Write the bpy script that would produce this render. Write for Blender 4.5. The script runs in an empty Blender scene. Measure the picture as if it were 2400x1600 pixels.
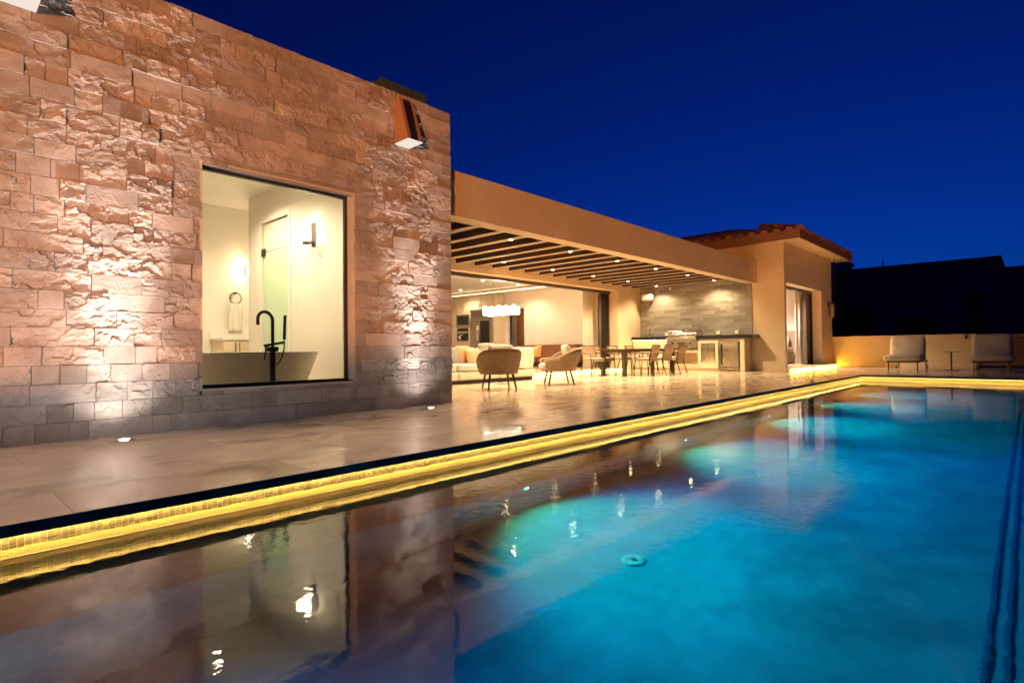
import bpy, bmesh, math, random
from mathutils import Vector, Matrix, Quaternion, noise as mn
random.seed(7)
SC = bpy.context.scene
COL = SC.collection
PI = math.pi

# ------------------------------------------------------------------ camera
CAM_H = 0.74
yaw, pit, rol = math.radians(42.879), math.radians(0.877), math.radians(-0.5964)
_f = Vector((math.cos(pit)*math.cos(yaw), math.cos(pit)*math.sin(yaw), math.sin(pit)))
_r = Vector((math.sin(yaw), -math.cos(yaw), 0)); _u = _r.cross(_f)
_r2 = _r*math.cos(rol) + _u*math.sin(rol); _u2 = -_r*math.sin(rol) + _u*math.cos(rol)
cd = bpy.data.cameras.new('camera'); cam = bpy.data.objects.new('camera', cd); COL.objects.link(cam)
cd.sensor_width = 36; cd.sensor_fit = 'HORIZONTAL'; cd.lens = 36*1312.8/2400; cd.clip_start = 0.05; cd.clip_end = 3000
_m = Matrix((( _r2.x, _u2.x, -_f.x, 0), (_r2.y, _u2.y, -_f.y, 0), (_r2.z, _u2.z, -_f.z, CAM_H), (0, 0, 0, 1)))
cam.matrix_world = _m; SC.camera = cam

# ------------------------------------------------------------------ sky, sun, exposure
SUN_EL, SUN_ROT = math.radians(-4.0), math.radians(75)
w = bpy.data.worlds.new('World'); SC.world = w; w.use_nodes = True
nt = w.node_tree; nt.nodes.clear()
out = nt.nodes.new('ShaderNodeOutputWorld'); bg = nt.nodes.new('ShaderNodeBackground')
sky = nt.nodes.new('ShaderNodeTexSky'); sky.sky_type = 'NISHITA'; sky.sun_disc = False
sky.sun_elevation = SUN_EL; sky.sun_rotation = SUN_ROT; sky.air_density = 1.0; sky.dust_density = 0.0; sky.ozone_density = 6.0
tint = nt.nodes.new('ShaderNodeMix'); tint.data_type = 'RGBA'; tint.blend_type = 'MULTIPLY'; tint.inputs[0].default_value = 1.0
tint.inputs[7].default_value = (0.02, 0.60, 1.0, 1)
tc = nt.nodes.new('ShaderNodeTexCoord'); vr = nt.nodes.new('ShaderNodeTexVoronoi'); vr.inputs['Scale'].default_value = 30
nt.links.new(tc.outputs['Generated'], vr.inputs['Vector'])
s1 = nt.nodes.new('ShaderNodeMath'); s1.operation = 'LESS_THAN'; s1.inputs[1].default_value = 0.030; nt.links.new(vr.outputs['Distance'], s1.inputs[0])
sp_ = nt.nodes.new('ShaderNodeSeparateColor'); nt.links.new(vr.outputs['Color'], sp_.inputs[0])
s2 = nt.nodes.new('ShaderNodeMath'); s2.operation = 'GREATER_THAN'; s2.inputs[1].default_value = 0.90; nt.links.new(sp_.outputs[0], s2.inputs[0])
s3 = nt.nodes.new('ShaderNodeMath'); s3.operation = 'MULTIPLY'; nt.links.new(s1.outputs[0], s3.inputs[0]); nt.links.new(s2.outputs[0], s3.inputs[1])
s4 = nt.nodes.new('ShaderNodeMix'); s4.data_type = 'RGBA'; s4.blend_type = 'ADD'; s4.inputs[7].default_value = (0.04, 0.09, 0.12, 1)
nt.links.new(s3.outputs[0], s4.inputs[0]); nt.links.new(tint.outputs[2], s4.inputs[6])
nt.links.new(sky.outputs[0], tint.inputs[6]); nt.links.new(s4.outputs[2], bg.inputs[0]); nt.links.new(bg.outputs[0], out.inputs[0])
bg.inputs[1].default_value = 2.2
sd = bpy.data.lights.new('dusk_sun', 'SUN'); sd.energy = 0.004; sd.angle = math.radians(10); sd.color = (0.5, 0.65, 1.0)
sun = bpy.data.objects.new('dusk_sun', sd); COL.objects.link(sun)
sun.rotation_euler = (math.radians(70), 0, math.radians(150))
SC.view_settings.view_transform = 'Standard'; SC.view_settings.look = 'None'; SC.view_settings.gamma = 1
SC.view_settings.exposure = 0; SC.view_settings.use_curve_mapping = False
SC.render.engine = 'CYCLES'; cy = SC.cycles
cy.max_bounces = 9; cy.diffuse_bounces = 4; cy.glossy_bounces = 5; cy.transmission_bounces = 7; cy.transparent_max_bounces = 8
cy.caustics_reflective = False; cy.caustics_refractive = False; cy.sample_clamp_indirect = 14.0; cy.sample_clamp_direct = 60
cy.use_denoising = True; cy.blur_glossy = 0.6

# ------------------------------------------------------------------ materials
MATS = {}
def mat(name, color, rough=0.6, metal=0.0, var=0.0, vscale=3.0, bump=0.0, bscale=30.0, stretch=None, color2=None,
        spec=0.5, rvar=0.0, emit=None, estr=0.0, objvar=0.0, coat=0.0, coords='Object', detail=6.0):
    if name in MATS: return MATS[name]
    m = bpy.data.materials.new(name); m.use_nodes = True; MATS[name] = m
    n = m.node_tree; b = n.nodes['Principled BSDF']
    b.inputs['Base Color'].default_value = (*color, 1); b.inputs['Roughness'].default_value = rough
    b.inputs['Metallic'].default_value = metal; b.inputs['Specular IOR Level'].default_value = spec
    if coat: b.inputs['Coat Weight'].default_value = coat; b.inputs['Coat Roughness'].default_value = 0.05
    if emit: b.inputs['Emission Color'].default_value = (*emit, 1); b.inputs['Emission Strength'].default_value = estr
    if var or bump or rvar or objvar:
        geo = n.nodes.new('ShaderNodeNewGeometry') if coords == 'World' else n.nodes.new('ShaderNodeTexCoord')
        vec = geo.outputs['Position'] if coords == 'World' else geo.outputs['Object']
        if stretch:
            mp = n.nodes.new('ShaderNodeMapping'); mp.inputs['Scale'].default_value = stretch
            n.links.new(vec, mp.inputs[0]); vec = mp.outputs[0]
        col = None
        if var or rvar:
            no = n.nodes.new('ShaderNodeTexNoise'); no.inputs['Scale'].default_value = vscale; no.inputs['Detail'].default_value = detail
            no.inputs['Roughness'].default_value = 0.62
            n.links.new(vec, no.inputs['Vector'])
            if var:
                rp = n.nodes.new('ShaderNodeMix'); rp.data_type = 'RGBA'
                c2 = color2 or tuple(c*(1-var) for c in color)
                rp.inputs[6].default_value = (*color, 1); rp.inputs[7].default_value = (*c2, 1)
                mr = n.nodes.new('ShaderNodeMapRange'); mr.inputs[1].default_value = 0.33; mr.inputs[2].default_value = 0.67
                n.links.new(no.outputs[0], mr.inputs[0]); n.links.new(mr.outputs[0], rp.inputs[0]); col = rp.outputs[2]
            if rvar:
                m2 = n.nodes.new('ShaderNodeMapRange'); m2.inputs[1].default_value = 0.3; m2.inputs[2].default_value = 0.7
                m2.inputs[3].default_value = max(0.02, rough-rvar); m2.inputs[4].default_value = rough+rvar
                n.links.new(no.outputs[0], m2.inputs[0]); n.links.new(m2.outputs[0], b.inputs['Roughness'])
        if objvar:
            oi = n.nodes.new('ShaderNodeObjectInfo'); mr = n.nodes.new('ShaderNodeMapRange')
            mr.inputs[3].default_value = 1-objvar; mr.inputs[4].default_value = 1+objvar*0.6
            n.links.new(oi.outputs['Random'], mr.inputs[0])
            mu = n.nodes.new('ShaderNodeMix'); mu.data_type = 'RGBA'; mu.blend_type = 'MULTIPLY'; mu.inputs[0].default_value = 1
            if col: n.links.new(col, mu.inputs[6])
            else: mu.inputs[6].default_value = (*color, 1)
            cb = n.nodes.new('ShaderNodeCombineColor')
            for k in range(3): n.links.new(mr.outputs[0], cb.inputs[k])
            n.links.new(cb.outputs[0], mu.inputs[7]); col = mu.outputs[2]
        if col: n.links.new(col, b.inputs['Base Color'])
        if bump:
            nb = n.nodes.new('ShaderNodeTexNoise'); nb.inputs['Scale'].default_value = bscale; nb.inputs['Detail'].default_value = 7
            nb.inputs['Roughness'].default_value = 0.6
            n.links.new(vec, nb.inputs['Vector'])
            bp = n.nodes.new('ShaderNodeBump'); bp.inputs['Strength'].default_value = min(1, bump); bp.inputs['Distance'].default_value = 0.02*max(1, bump)
            n.links.new(nb.outputs[0], bp.inputs['Height']); n.links.new(bp.outputs[0], b.inputs['Normal'])
    return m

def emis(name, color, strength):
    if name in MATS: return MATS[name]
    m = bpy.data.materials.new(name); m.use_nodes = True; MATS[name] = m
    n = m.node_tree; n.nodes.clear(); o = n.nodes.new('ShaderNodeOutputMaterial'); e = n.nodes.new('ShaderNodeEmission')
    e.inputs[0].default_value = (*color, 1); e.inputs[1].default_value = strength; n.links.new(e.outputs[0], o.inputs[0])
    return m

def glass(name, color=(1, 1, 1), rough=0.0, ior=1.45, thin=True):
    if name in MATS: return MATS[name]
    m = bpy.data.materials.new(name); m.use_nodes = True; MATS[name] = m
    n = m.node_tree; n.nodes.clear(); o = n.nodes.new('ShaderNodeOutputMaterial')
    if thin:   # clear pane: transparent with a faint mirror
        t = n.nodes.new('ShaderNodeBsdfTransparent'); t.inputs[0].default_value = (*color, 1)
        g = n.nodes.new('ShaderNodeBsdfGlossy'); g.inputs['Roughness'].default_value = rough
        mx = n.nodes.new('ShaderNodeMixShader'); fr = n.nodes.new('ShaderNodeFresnel'); fr.inputs[0].default_value = ior
        n.links.new(fr.outputs[0], mx.inputs[0]); n.links.new(t.outputs[0], mx.inputs[1]); n.links.new(g.outputs[0], mx.inputs[2])
        n.links.new(mx.outputs[0], o.inputs[0])
    return m

M_plaster = mat('warm_plaster', (0.71, 0.575, 0.40), 0.85, var=0.16, vscale=0.7, bump=0.22, bscale=45, coords='World')
M_white = mat('white_plaster', (0.80, 0.76, 0.70), 0.8, var=0.05, vscale=1.5, bump=0.05, bscale=60, coords='World')
M_trim = mat('reveal_trim', (0.66, 0.55, 0.42), 0.8, var=0.15, vscale=6, bump=0.3, bscale=40, coords='World')
M_core = mat('mortar', (0.20, 0.17, 0.14), 0.95, bump=0.3, bscale=50)
M_dark = mat('dark_frame', (0.025, 0.022, 0.02), 0.4)
M_bronze = mat('bronze_frame', (0.10, 0.075, 0.06), 0.35, metal=0.4, var=0.2, vscale=8)
M_black = mat('matt_black_metal', (0.012, 0.012, 0.012), 0.4)
M_wood = mat('dark_stained_wood', (0.052, 0.026, 0.015), 0.55, var=0.4, vscale=3, stretch=(12, 0.7, 12), bump=0.15, bscale=20)
M_board = mat('pale_slat_soffit', (0.40, 0.29, 0.20), 0.6, var=0.35, vscale=2, stretch=(10, 0.4, 10), coords='World')
M_steel = mat('stainless_steel', (0.60, 0.57, 0.52), 0.16, metal=1.0, rvar=0.05, vscale=6)
M_clay = mat('clay_roof_tile', (0.36, 0.15, 0.075), 0.85, var=0.4, vscale=9, bump=0.3, bscale=40, objvar=0.3)
M_fascia = mat('fascia_brown', (0.30, 0.14, 0.08), 0.8, var=0.25, vscale=5, bump=0.2, bscale=40)
M_counter = mat('black_granite', (0.022, 0.024, 0.028), 0.25, var=0.5, vscale=60)
M_gtile = mat('glazed_grey_tile', (0.31, 0.30, 0.275), 0.11, var=0.2, vscale=4, objvar=0.30, coat=0.3, bump=0.05, bscale=5)
M_grout = mat('grey_grout', (0.42, 0.40, 0.36), 0.9)
M_mosaic = mat('glass_mosaic', (0.30, 0.27, 0.20), 0.18, objvar=0.35, var=0.3, vscale=40)
M_mgrout = mat('mosaic_grout', (0.80, 0.72, 0.55), 0.9)
M_gold = mat('gritty_waterline', (0.85, 0.66, 0.30), 0.6, var=0.5, vscale=220, bump=1.0, bscale=160, coords='World')
M_poolpl = mat('pool_plaster', (0.46, 0.52, 0.70), 0.85, var=0.45, vscale=2.2, coords='World', detail=8)
M_bench = mat('blue_grey_mosaic', (0.11, 0.15, 0.19), 0.5, var=0.3, vscale=20, coords='World')
M_lane = mat('dark_blue_tile', (0.05, 0.14, 0.28), 0.4)
M_coping = mat('shaded_coping_edge', (0.10, 0.18, 0.15), 0.5, var=0.3, vscale=3)  # shade on the coping face put into the colour
M_fab = mat('cream_upholstery', (0.58, 0.51, 0.43), 0.95, var=0.06, vscale=6, bump=0.2, bscale=260)
M_fabg = mat('grey_cushion', (0.20, 0.195, 0.19), 0.95, bump=0.2, bscale=260, var=0.1)
M_fabp = mat('peach_cushion', (0.50, 0.25, 0.14), 0.95, bump=0.2, bscale=260, var=0.1)
M_fabt = mat('taupe_cushion', (0.36, 0.28, 0.22), 0.95, bump=0.2, bscale=260, var=0.1)
M_fabd = mat('lounger_fabric', (0.60, 0.52, 0.43), 0.95, bump=0.25, bscale=200, var=0.1, vscale=5)
M_rope = mat('woven_rope', (0.46, 0.33, 0.21), 0.8, var=0.25, vscale=14, bump=0.3, bscale=120)
M_legs = mat('bronze_leg', (0.035, 0.022, 0.014), 0.4)
M_camel = mat('camel_leather', (0.62, 0.36, 0.12), 0.55, var=0.1, vscale=5)
M_oak = mat('warm_wood', (0.30, 0.13, 0.05), 0.5, var=0.35, vscale=3, stretch=(1, 1, 9), bump=0.05)
M_cab = mat('cream_cabinet', (0.74, 0.62, 0.46), 0.45)
M_tub = mat('matt_tub', (0.82, 0.77, 0.66), 0.45)
M_ceram = mat('white_gloss', (0.8, 0.77, 0.72), 0.25)
M_towel = mat('white_towel', (0.82, 0.78, 0.72), 1.0, bump=0.5, bscale=300)
M_curt = mat('linen_curtain', (0.72, 0.66, 0.58), 0.95)
M_plastic = mat('white_plastic', (0.75, 0.72, 0.68), 0.5)
M_copper = mat('copper_sconce', (0.50, 0.24, 0.10), 0.45, var=0.08, vscale=3)
M_ovglass = mat('oven_glass', (0.02, 0.02, 0.018), 0.08)
M_night = mat('dark_stucco', (0.42, 0.38, 0.36), 0.95, var=0.2, vscale=0.4, coords='World')
M_nightw = mat('dark_window', (0.01, 0.01, 0.014), 0.2)
M_hill = mat('night_hill', (0.05, 0.05, 0.05), 1.0, var=0.4, vscale=0.05, coords='World')
M_ground = mat('dry_ground', (0.10, 0.085, 0.07), 1.0, var=0.4, vscale=0.3, coords='World')
M_chim = mat('shaded_grey_block', (0.06, 0.085, 0.13), 0.95, var=0.2, vscale=4, bump=0.2)  # colour darkened and blued to stand in for shade from the floodlight
M_pane = glass('clear_glass', (0.97, 0.98, 0.96))
M_hdl = M_dark
E_warm = emis('warm_led', (1.0, 0.63, 0.17), 68.0)
E_amber = emis('amber_led', (1.0, 0.47, 0.04), 170.0)
E_step = emis('step_led', (1.0, 0.58, 0.14), 30.0)
E_cove = emis('cove_led', (1.0, 0.72, 0.36), 6.0)
E_down = emis('downlight_glow', (1.0, 0.78, 0.40), 60.0)
E_white = emis('uplight_glow', (1.0, 0.96, 0.92), 25.0)
E_chand = emis('chandelier_glow', (1.0, 0.86, 0.62), 9.0)
E_lamp = emis('lamp_glow', (1.0, 0.85, 0.60), 22.0)
E_cyan = emis('pool_lamp_glow', (0.05, 0.75, 1.0), 18.0)

# stone material
def stone_mat():
    m = mat('split_face_limestone', (0.47, 0.385, 0.335), 0.9)
    n = m.node_tree; b = n.nodes['Principled BSDF']
    g = n.nodes.new('ShaderNodeNewGeometry'); oi = n.nodes.new('ShaderNodeObjectInfo')
    n1 = n.nodes.new('ShaderNodeTexNoise'); n1.inputs['Scale'].default_value = 5; n1.inputs['Detail'].default_value = 6
    n.links.new(g.outputs['Position'], n1.inputs['Vector'])
    mx = n.nodes.new('ShaderNodeMix'); mx.data_type = 'RGBA'
    mx.inputs[6].default_value = (0.52, 0.43, 0.37, 1); mx.inputs[7].default_value = (0.36, 0.29, 0.25, 1)
    mr = n.nodes.new('ShaderNodeMapRange'); mr.inputs[1].default_value = 0.3; mr.inputs[2].default_value = 0.72
    n.links.new(n1.outputs[0], mr.inputs[0]); n.links.new(mr.outputs[0], mx.inputs[0])
    hs = n.nodes.new('ShaderNodeHueSaturation')
    mr2 = n.nodes.new('ShaderNodeMapRange'); mr2.inputs[3].default_value = 0.74; mr2.inputs[4].default_value = 1.16
    n.links.new(oi.outputs['Random'], mr2.inputs[0]); n.links.new(mr2.outputs[0], hs.inputs['Value']); n.links.new(mx.outputs[2], hs.inputs['Color'])
    n.links.new(hs.outputs[0], b.inputs['Base Color'])
    n2 = n.nodes.new('ShaderNodeTexNoise'); n2.inputs['Scale'].default_value = 55; n2.inputs['Detail'].default_value = 8; n2.inputs['Roughness'].default_value = 0.65
    n.links.new(g.outputs['Position'], n2.inputs['Vector'])
    bp = n.nodes.new('ShaderNodeBump'); bp.inputs['Strength'].default_value = 0.7; bp.inputs['Distance'].default_value = 0.011
    n.links.new(n2.outputs[0], bp.inputs['Height']); n.links.new(bp.outputs[0], b.inputs['Normal'])
    return m
M_stone = stone_mat()

# travertine deck
def trav_mat():
    m = mat('honed_travertine', (0.50, 0.40, 0.30), 0.3)
    n = m.node_tree; b = n.nodes['Principled BSDF']; L = n.links.new
    g = n.nodes.new('ShaderNodeNewGeometry'); oi = n.nodes.new('ShaderNodeObjectInfo')
    mp = n.nodes.new('ShaderNodeMapping'); mp.inputs['Scale'].default_value = (1.0, 1.5, 1)
    off = n.nodes.new('ShaderNodeVectorMath'); off.operation = 'SCALE'; off.inputs['Scale'].default_value = 23.0
    cbv = n.nodes.new('ShaderNodeCombineXYZ'); L(oi.outputs['Random'], cbv.inputs[0]); L(oi.outputs['Random'], cbv.inputs[2]); L(cbv.outputs[0], off.inputs[0])
    ad = n.nodes.new('ShaderNodeVectorMath'); L(g.outputs['Position'], ad.inputs[0]); L(off.outputs[0], ad.inputs[1]); L(ad.outputs[0], mp.inputs[0])
    n1 = n.nodes.new('ShaderNodeTexNoise'); n1.inputs['Scale'].default_value = 1.5; n1.inputs['Detail'].default_value = 8; n1.inputs['Distortion'].default_value = 1.2
    L(mp.outputs[0], n1.inputs['Vector'])
    cr = n.nodes.new('ShaderNodeValToRGB'); e = cr.color_ramp.elements
    e[0].position = 0.33; e[0].color = (0.43, 0.335, 0.24, 1); e[1].position = 0.70; e[1].color = (0.66, 0.55, 0.43, 1)
    k = e.new(0.45); k.color = (0.60, 0.49, 0.37, 1)
    L(n1.outputs[0], cr.inputs[0])
    vo = n.nodes.new('ShaderNodeTexVoronoi'); vo.inputs['Scale'].default_value = 9; L(mp.outputs[0], vo.inputs['Vector'])
    th = n.nodes.new('ShaderNodeMapRange'); th.inputs[1].default_value = 0.03; th.inputs[2].default_value = 0.07; L(vo.outputs['Distance'], th.inputs[0])
    mu = n.nodes.new('ShaderNodeMix'); mu.data_type = 'RGBA'; mu.inputs[6].default_value = (0.10, 0.07, 0.05, 1)
    L(th.outputs[0], mu.inputs[0]); L(cr.outputs[0], mu.inputs[7])
    hs = n.nodes.new('ShaderNodeHueSaturation'); mr2 = n.nodes.new('ShaderNodeMapRange'); mr2.inputs[3].default_value = 0.9; mr2.inputs[4].default_value = 1.08
    L(oi.outputs['Random'], mr2.inputs[0]); L(mr2.outputs[0], hs.inputs['Value']); L(mu.outputs[2], hs.inputs['Color']); L(hs.outputs[0], b.inputs['Base Color'])
    rr = n.nodes.new('ShaderNodeMapRange'); rr.inputs[1].default_value = 0.3; rr.inputs[2].default_value = 0.7; rr.inputs[3].default_value = 0.07; rr.inputs[4].default_value = 0.24
    L(n1.outputs[0], rr.inputs[0]); L(rr.outputs[0], b.inputs['Roughness'])
    n2 = n.nodes.new('ShaderNodeTexNoise'); n2.inputs['Scale'].default_value = 5; n2.inputs['Detail'].default_value = 3; L(mp.outputs[0], n2.inputs['Vector'])
    bp = n.nodes.new('ShaderNodeBump'); bp.inputs['Strength'].default_value = 0.12; bp.inputs['Distance'].default_value = 0.01
    L(n2.outputs[0], bp.inputs['Height']); L(bp.outputs[0], b.inputs['Normal'])
    return m
M_trav = trav_mat()

def water_mat():
    m = bpy.data.materials.new('pool_water'); m.use_nodes = True
    n = m.node_tree; n.nodes.clear(); L = n.links.new
    o = n.nodes.new('ShaderNodeOutputMaterial'); g = n.nodes.new('ShaderNodeBsdfGlass')
    g.inputs['Color'].default_value = (1, 1, 1, 1); g.inputs['IOR'].default_value = 1.54; g.inputs['Roughness'].default_value = 0.012
    geo = n.nodes.new('ShaderNodeNewGeometry')
    n1 = n.nodes.new('ShaderNodeTexNoise'); n1.inputs['Scale'].default_value = 13.0; n1.inputs['Detail'].default_value = 4
    n2 = n.nodes.new('ShaderNodeTexNoise'); n2.inputs['Scale'].default_value = 0.8; n2.inputs['Detail'].default_value = 2
    L(geo.outputs['Position'], n1.inputs['Vector']); L(geo.outputs['Position'], n2.inputs['Vector'])
    b1 = n.nodes.new('ShaderNodeBump'); b1.inputs['Strength'].default_value = 0.085; b1.inputs['Distance'].default_value = 0.02
    mrx = n.nodes.new('ShaderNodeMapRange'); mrx.inputs[1].default_value = 0.42; mrx.inputs[2].default_value = 0.62; mrx.inputs[3].default_value = 0.3; mrx.inputs[4].default_value = 1.0
    L(n2.outputs[0], mrx.inputs[0])
    mul = n.nodes.new('ShaderNodeMath'); mul.operation = 'MULTIPLY'; L(n1.outputs[0], mul.inputs[0]); L(mrx.outputs[0], mul.inputs[1])
    L(mul.outputs[0], b1.inputs['Height']); L(b1.outputs[0], g.inputs['Normal'])
    L(g.outputs[0], o.inputs[0]); return m
M_water = water_mat()

# ------------------------------------------------------------------ mesh helpers
class MB:
    def __init__(s): s.v = []; s.f = []; s.sm = []
    def add(s, vs, fs, smooth=False, M=None):
        k = len(s.v); s.v += [tuple(M @ Vector(p)) if M else tuple(p) for p in vs]
        s.f += [tuple(i+k for i in f) for f in fs]; s.sm += [smooth]*len(fs); return s
    def box(s, x0, x1, y0, y1, z0, z1, M=None, bev=0.0):
        if bev > 0:
            bm = bmesh.new(); bmesh.ops.create_cube(bm, size=1)
            for v in bm.verts: v.co = Vector((x0+(v.co.x+.5)*(x1-x0), y0+(v.co.y+.5)*(y1-y0), z0+(v.co.z+.5)*(z1-z0)))
            bmesh.ops.bevel(bm, geom=list(bm.edges), offset=bev, segments=2, affect='EDGES', profile=0.5)
            bm.verts.ensure_lookup_table(); vs = [v.co.copy() for v in bm.verts]; fs = [[v.index for v in f.verts] for f in bm.faces]; bm.free()
            return s.add(vs, fs, True if bev > 0.012 else False, M)
        vs = [(x, y, z) for x in (x0, x1) for y in (y0, y1) for z in (z0, z1)]
        fs = [(0, 1, 3, 2), (4, 6, 7, 5), (0, 4, 5, 1), (2, 3, 7, 6), (0, 2, 6, 4), (1, 5, 7, 3)]
        return s.add(vs, fs, False, M)
    def tube(s, pts, r, n=8, caps=True, M=None):
        pts = [Vector(p) for p in pts]; rs = r if isinstance(r, (list, tuple)) else [r]*len(pts)
        rings = []; up = None
        for i, p in enumerate(pts):
            d = (pts[min(i+1, len(pts)-1)] - pts[max(i-1, 0)]).normalized()
            if up is None: up = Vector((0, 0, 1)) if abs(d.z) < 0.9 else Vector((1, 0, 0))
            a = d.cross(up).normalized(); b = a.cross(d).normalized(); up = b
            rings.append([p + rs[i]*(a*math.cos(2*PI*k/n) + b*math.sin(2*PI*k/n)) for k in range(n)])
        vs = [q for rg in rings for q in rg]
        fs = [(i*n+k, i*n+(k+1) % n, (i+1)*n+(k+1) % n, (i+1)*n+k) for i in range(len(pts)-1) for k in range(n)]
        s.add(vs, fs, True, M)
        if caps:
            s.add(rings[0], [tuple(range(n))[::-1]], False, M); s.add(rings[-1], [tuple(range(n))], False, M)
        return s
    def lathe(s, prof, c=(0, 0, 0), n=24, M=None, smooth=True):
        vs = [(c[0]+r*math.cos(2*PI*k/n), c[1]+r*math.sin(2*PI*k/n), c[2]+z) for r, z in prof for k in range(n)]
        fs = [(i*n+k, i*n+(k+1) % n, (i+1)*n+(k+1) % n, (i+1)*n+k) for i in range(len(prof)-1) for k in range(n)]
        return s.add(vs, fs, smooth, M)
    def prism(s, poly, a, b, axis='y', M=None):
        n = len(poly); mk = {'x': lambda p, t: (t, p[0], p[1]), 'y': lambda p, t: (p[0], t, p[1]), 'z': lambda p, t: (p[0], p[1], t)}[axis]
        vs = [mk(p, a) for p in poly] + [mk(p, b) for p in poly]
        fs = [tuple(range(n)), tuple(range(n, 2*n))[::-1]] + [(i, (i+1) % n, n+(i+1) % n, n+i) for i in range(n)]
        return s.add(vs, fs, False, M)
    def pillow(s, sx, sy, sz, M=None, e=0.35, n=12, pinch=0.0, seed=0):
        # rounded cushion: superellipsoid-like box with plump faces
        vs = []; fs = []
        bm = bmesh.new(); bmesh.ops.create_cube(bm, size=2); bmesh.ops.subdivide_edges(bm, edges=list(bm.edges), cuts=n-1, use_grid_fill=True)
        for v in bm.verts:
            p = v.co; q = Vector((p.x, p.y, p.z))
            l = (abs(q.x)**6 + abs(q.y)**6)**(1/6) if (abs(q.x)+abs(q.y)) > 0 else 0
            t = 1 - max(0, l)**4
            edge = e + (1-e)*max(0.0, t)**0.5
            bul = 1 - pinch*(1 - min(1, (q.x**2 + q.y**2)/2))
            corner = 1 - 0.06*(abs(q.x*q.y))**3
            wob = 0.05*mn.noise(Vector((q.x*2+seed, q.y*2, q.z*2+seed*1.7)))
            v.co = Vector((q.x*sx/2*corner, q.y*sy/2*corner, q.z*sz/2*edge*bul + wob*sz))
        bm.verts.ensure_lookup_table(); vs = [v.co.copy() for v in bm.verts]; fs = [[v.index for v in f.verts] for f in bm.faces]; bm.free()
        return s.add(vs, fs, True, M)
    def mesh(s, name):
        me = bpy.data.meshes.new(name); me.from_pydata(s.v, [], s.f)
        me.polygons.foreach_set('use_smooth', s.sm); me.update(); return me
    def build(s, name, m, parent=None, kind=None):
        me = s.mesh(name); me.materials.append(m)
        return link(name, me, parent, kind)

def link(name, data, parent=None, kind=None):
    o = bpy.data.objects.new(name, data); COL.objects.link(o)
    if parent: o.parent = parent
    if kind: o['kind'] = kind
    return o
def empty(name, loc=(0, 0, 0), rz=0):
    o = bpy.data.objects.new(name, None); COL.objects.link(o); o.location = loc; o.rotation_euler = (0, 0, rz); o.empty_display_size = 0.2; return o
def tag(o, label, cat, group=None):
    o['label'] = label; o['category'] = cat
    if group: o['group'] = group
    return o
def thing(name, label, cat, loc=(0, 0, 0), rz=0, group=None): return tag(empty(name, loc, rz), label, cat, group)
def copy_tree(o, parent=None):
    c = o.copy(); COL.objects.link(c); c.parent = parent
    for ch in list(o.children): copy_tree(ch, c)
    return c
def B(x0, x1, y0, y1, z0, z1, bev=0.0): return MB().box(x0, x1, y0, y1, z0, z1, bev=bev)
def lamp(name, kind, energy, color, parent, loc, aim=None, angle=None, blend=0.5, size=0.03):
    d = bpy.data.lights.new(name, kind); d.energy = energy; d.color = color; d.shadow_soft_size = size
    if kind == 'SPOT': d.spot_size = math.radians(angle or 90); d.spot_blend = blend
    o = bpy.data.objects.new(name, d); COL.objects.link(o); o.location = loc; o.parent = parent
    if aim: o.rotation_mode = 'QUATERNION'; o.rotation_quaternion = Vector(aim).to_track_quat('-Z', 'Y')
    return o
def T(x=0, y=0, z=0, rx=0, ry=0, rz=0):
    return Matrix.Translation((x, y, z)) @ Matrix.Rotation(rz, 4, 'Z') @ Matrix.Rotation(ry, 4, 'Y') @ Matrix.Rotation(rx, 4, 'X')

# ------------------------------------------------------------------ key dimensions (metres)
YS, XC, HS = 6.09, 5.29, 4.15            # stone facade plane, its corner, its height
W0, W1, WZ0, WZ1 = 2.0, 3.71, 0.383, 2.646
YP, XP, ZW = 3.30, 16.94, -0.15          # pool edge, far pool edge, water level
PX0, PY0 = -2.0, -2.6                    # near end and right side of pool
YB, YI, XT = 6.33, 10.5, 18.22           # beam plane, living-room wall plane, tower side plane
YT, XW = 5.53, 23.74                     # tower front plane, far garden wall

# ------------------------------------------------------------------ ground, hills
g = MB().add([(-1500, -1500, -2.6), (1500, -1500, -2.6), (1500, 1500, -2.6), (-1500, 1500, -2.6)], [(0, 1, 2, 3)])
g.build('ground', M_ground, kind='structure')
hb = MB(); prof = []
NH = 90
for i in range(NH+1):
    y = -160 + i*4.2
    prof.append((420 + 30*math.sin(i*0.3), y*2.2, 12 + 14*mn.noise(Vector((i*0.09, 3.1, 0))) + 7*mn.noise(Vector((i*0.31, 0.2, 5)))))
vs = []
for x, y, z in prof: vs += [(x-120, y, -3), (x, y, max(6, z)), (x+260, y, -3)]
hb.add(vs, [(i*3+k, (i+1)*3+k, (i+1)*3+k+1, i*3+k+1) for i in range(NH) for k in (0, 1)], True)
hb.build('hills', M_hill, kind='structure')

# ------------------------------------------------------------------ deck
deck = empty('deck'); deck['kind'] = 'structure'
db = MB()
def sheet(x0, x1, y0, y1): db.box(x0, x1, y0, y1, -0.6, -0.006)
sheet(-7, XW-0.01, YP+0.06, 10.6); sheet(XP+0.06, XW+1.2, PY0-3, YP+0.06); sheet(-7, PX0-0.06, PY0-3, YP+0.06); sheet(PX0-0.06, XP+0.06, PY0-3, PY0-0.06)
db.build('deck_base', M_mgrout, deck)
SL = {}
def slab(x0, x1, y0, y1, th=0.02):
    gx, gy = x1-x0-0.002, y1-y0-0.002
    key = (round(gx, 3), round(gy, 3), th)
    if key not in SL:
        me = MB().box(0, gx, 0, gy, -th, 0, bev=0.0012).mesh('paving_slab'); me.materials.append(M_trav); SL[key] = me
    o = link('paving_slab', SL[key], deck); o.location = (x0+0.001, y0+0.001, random.uniform(-0.0003, 0.0003)); return o
LX = 1.2
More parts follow.
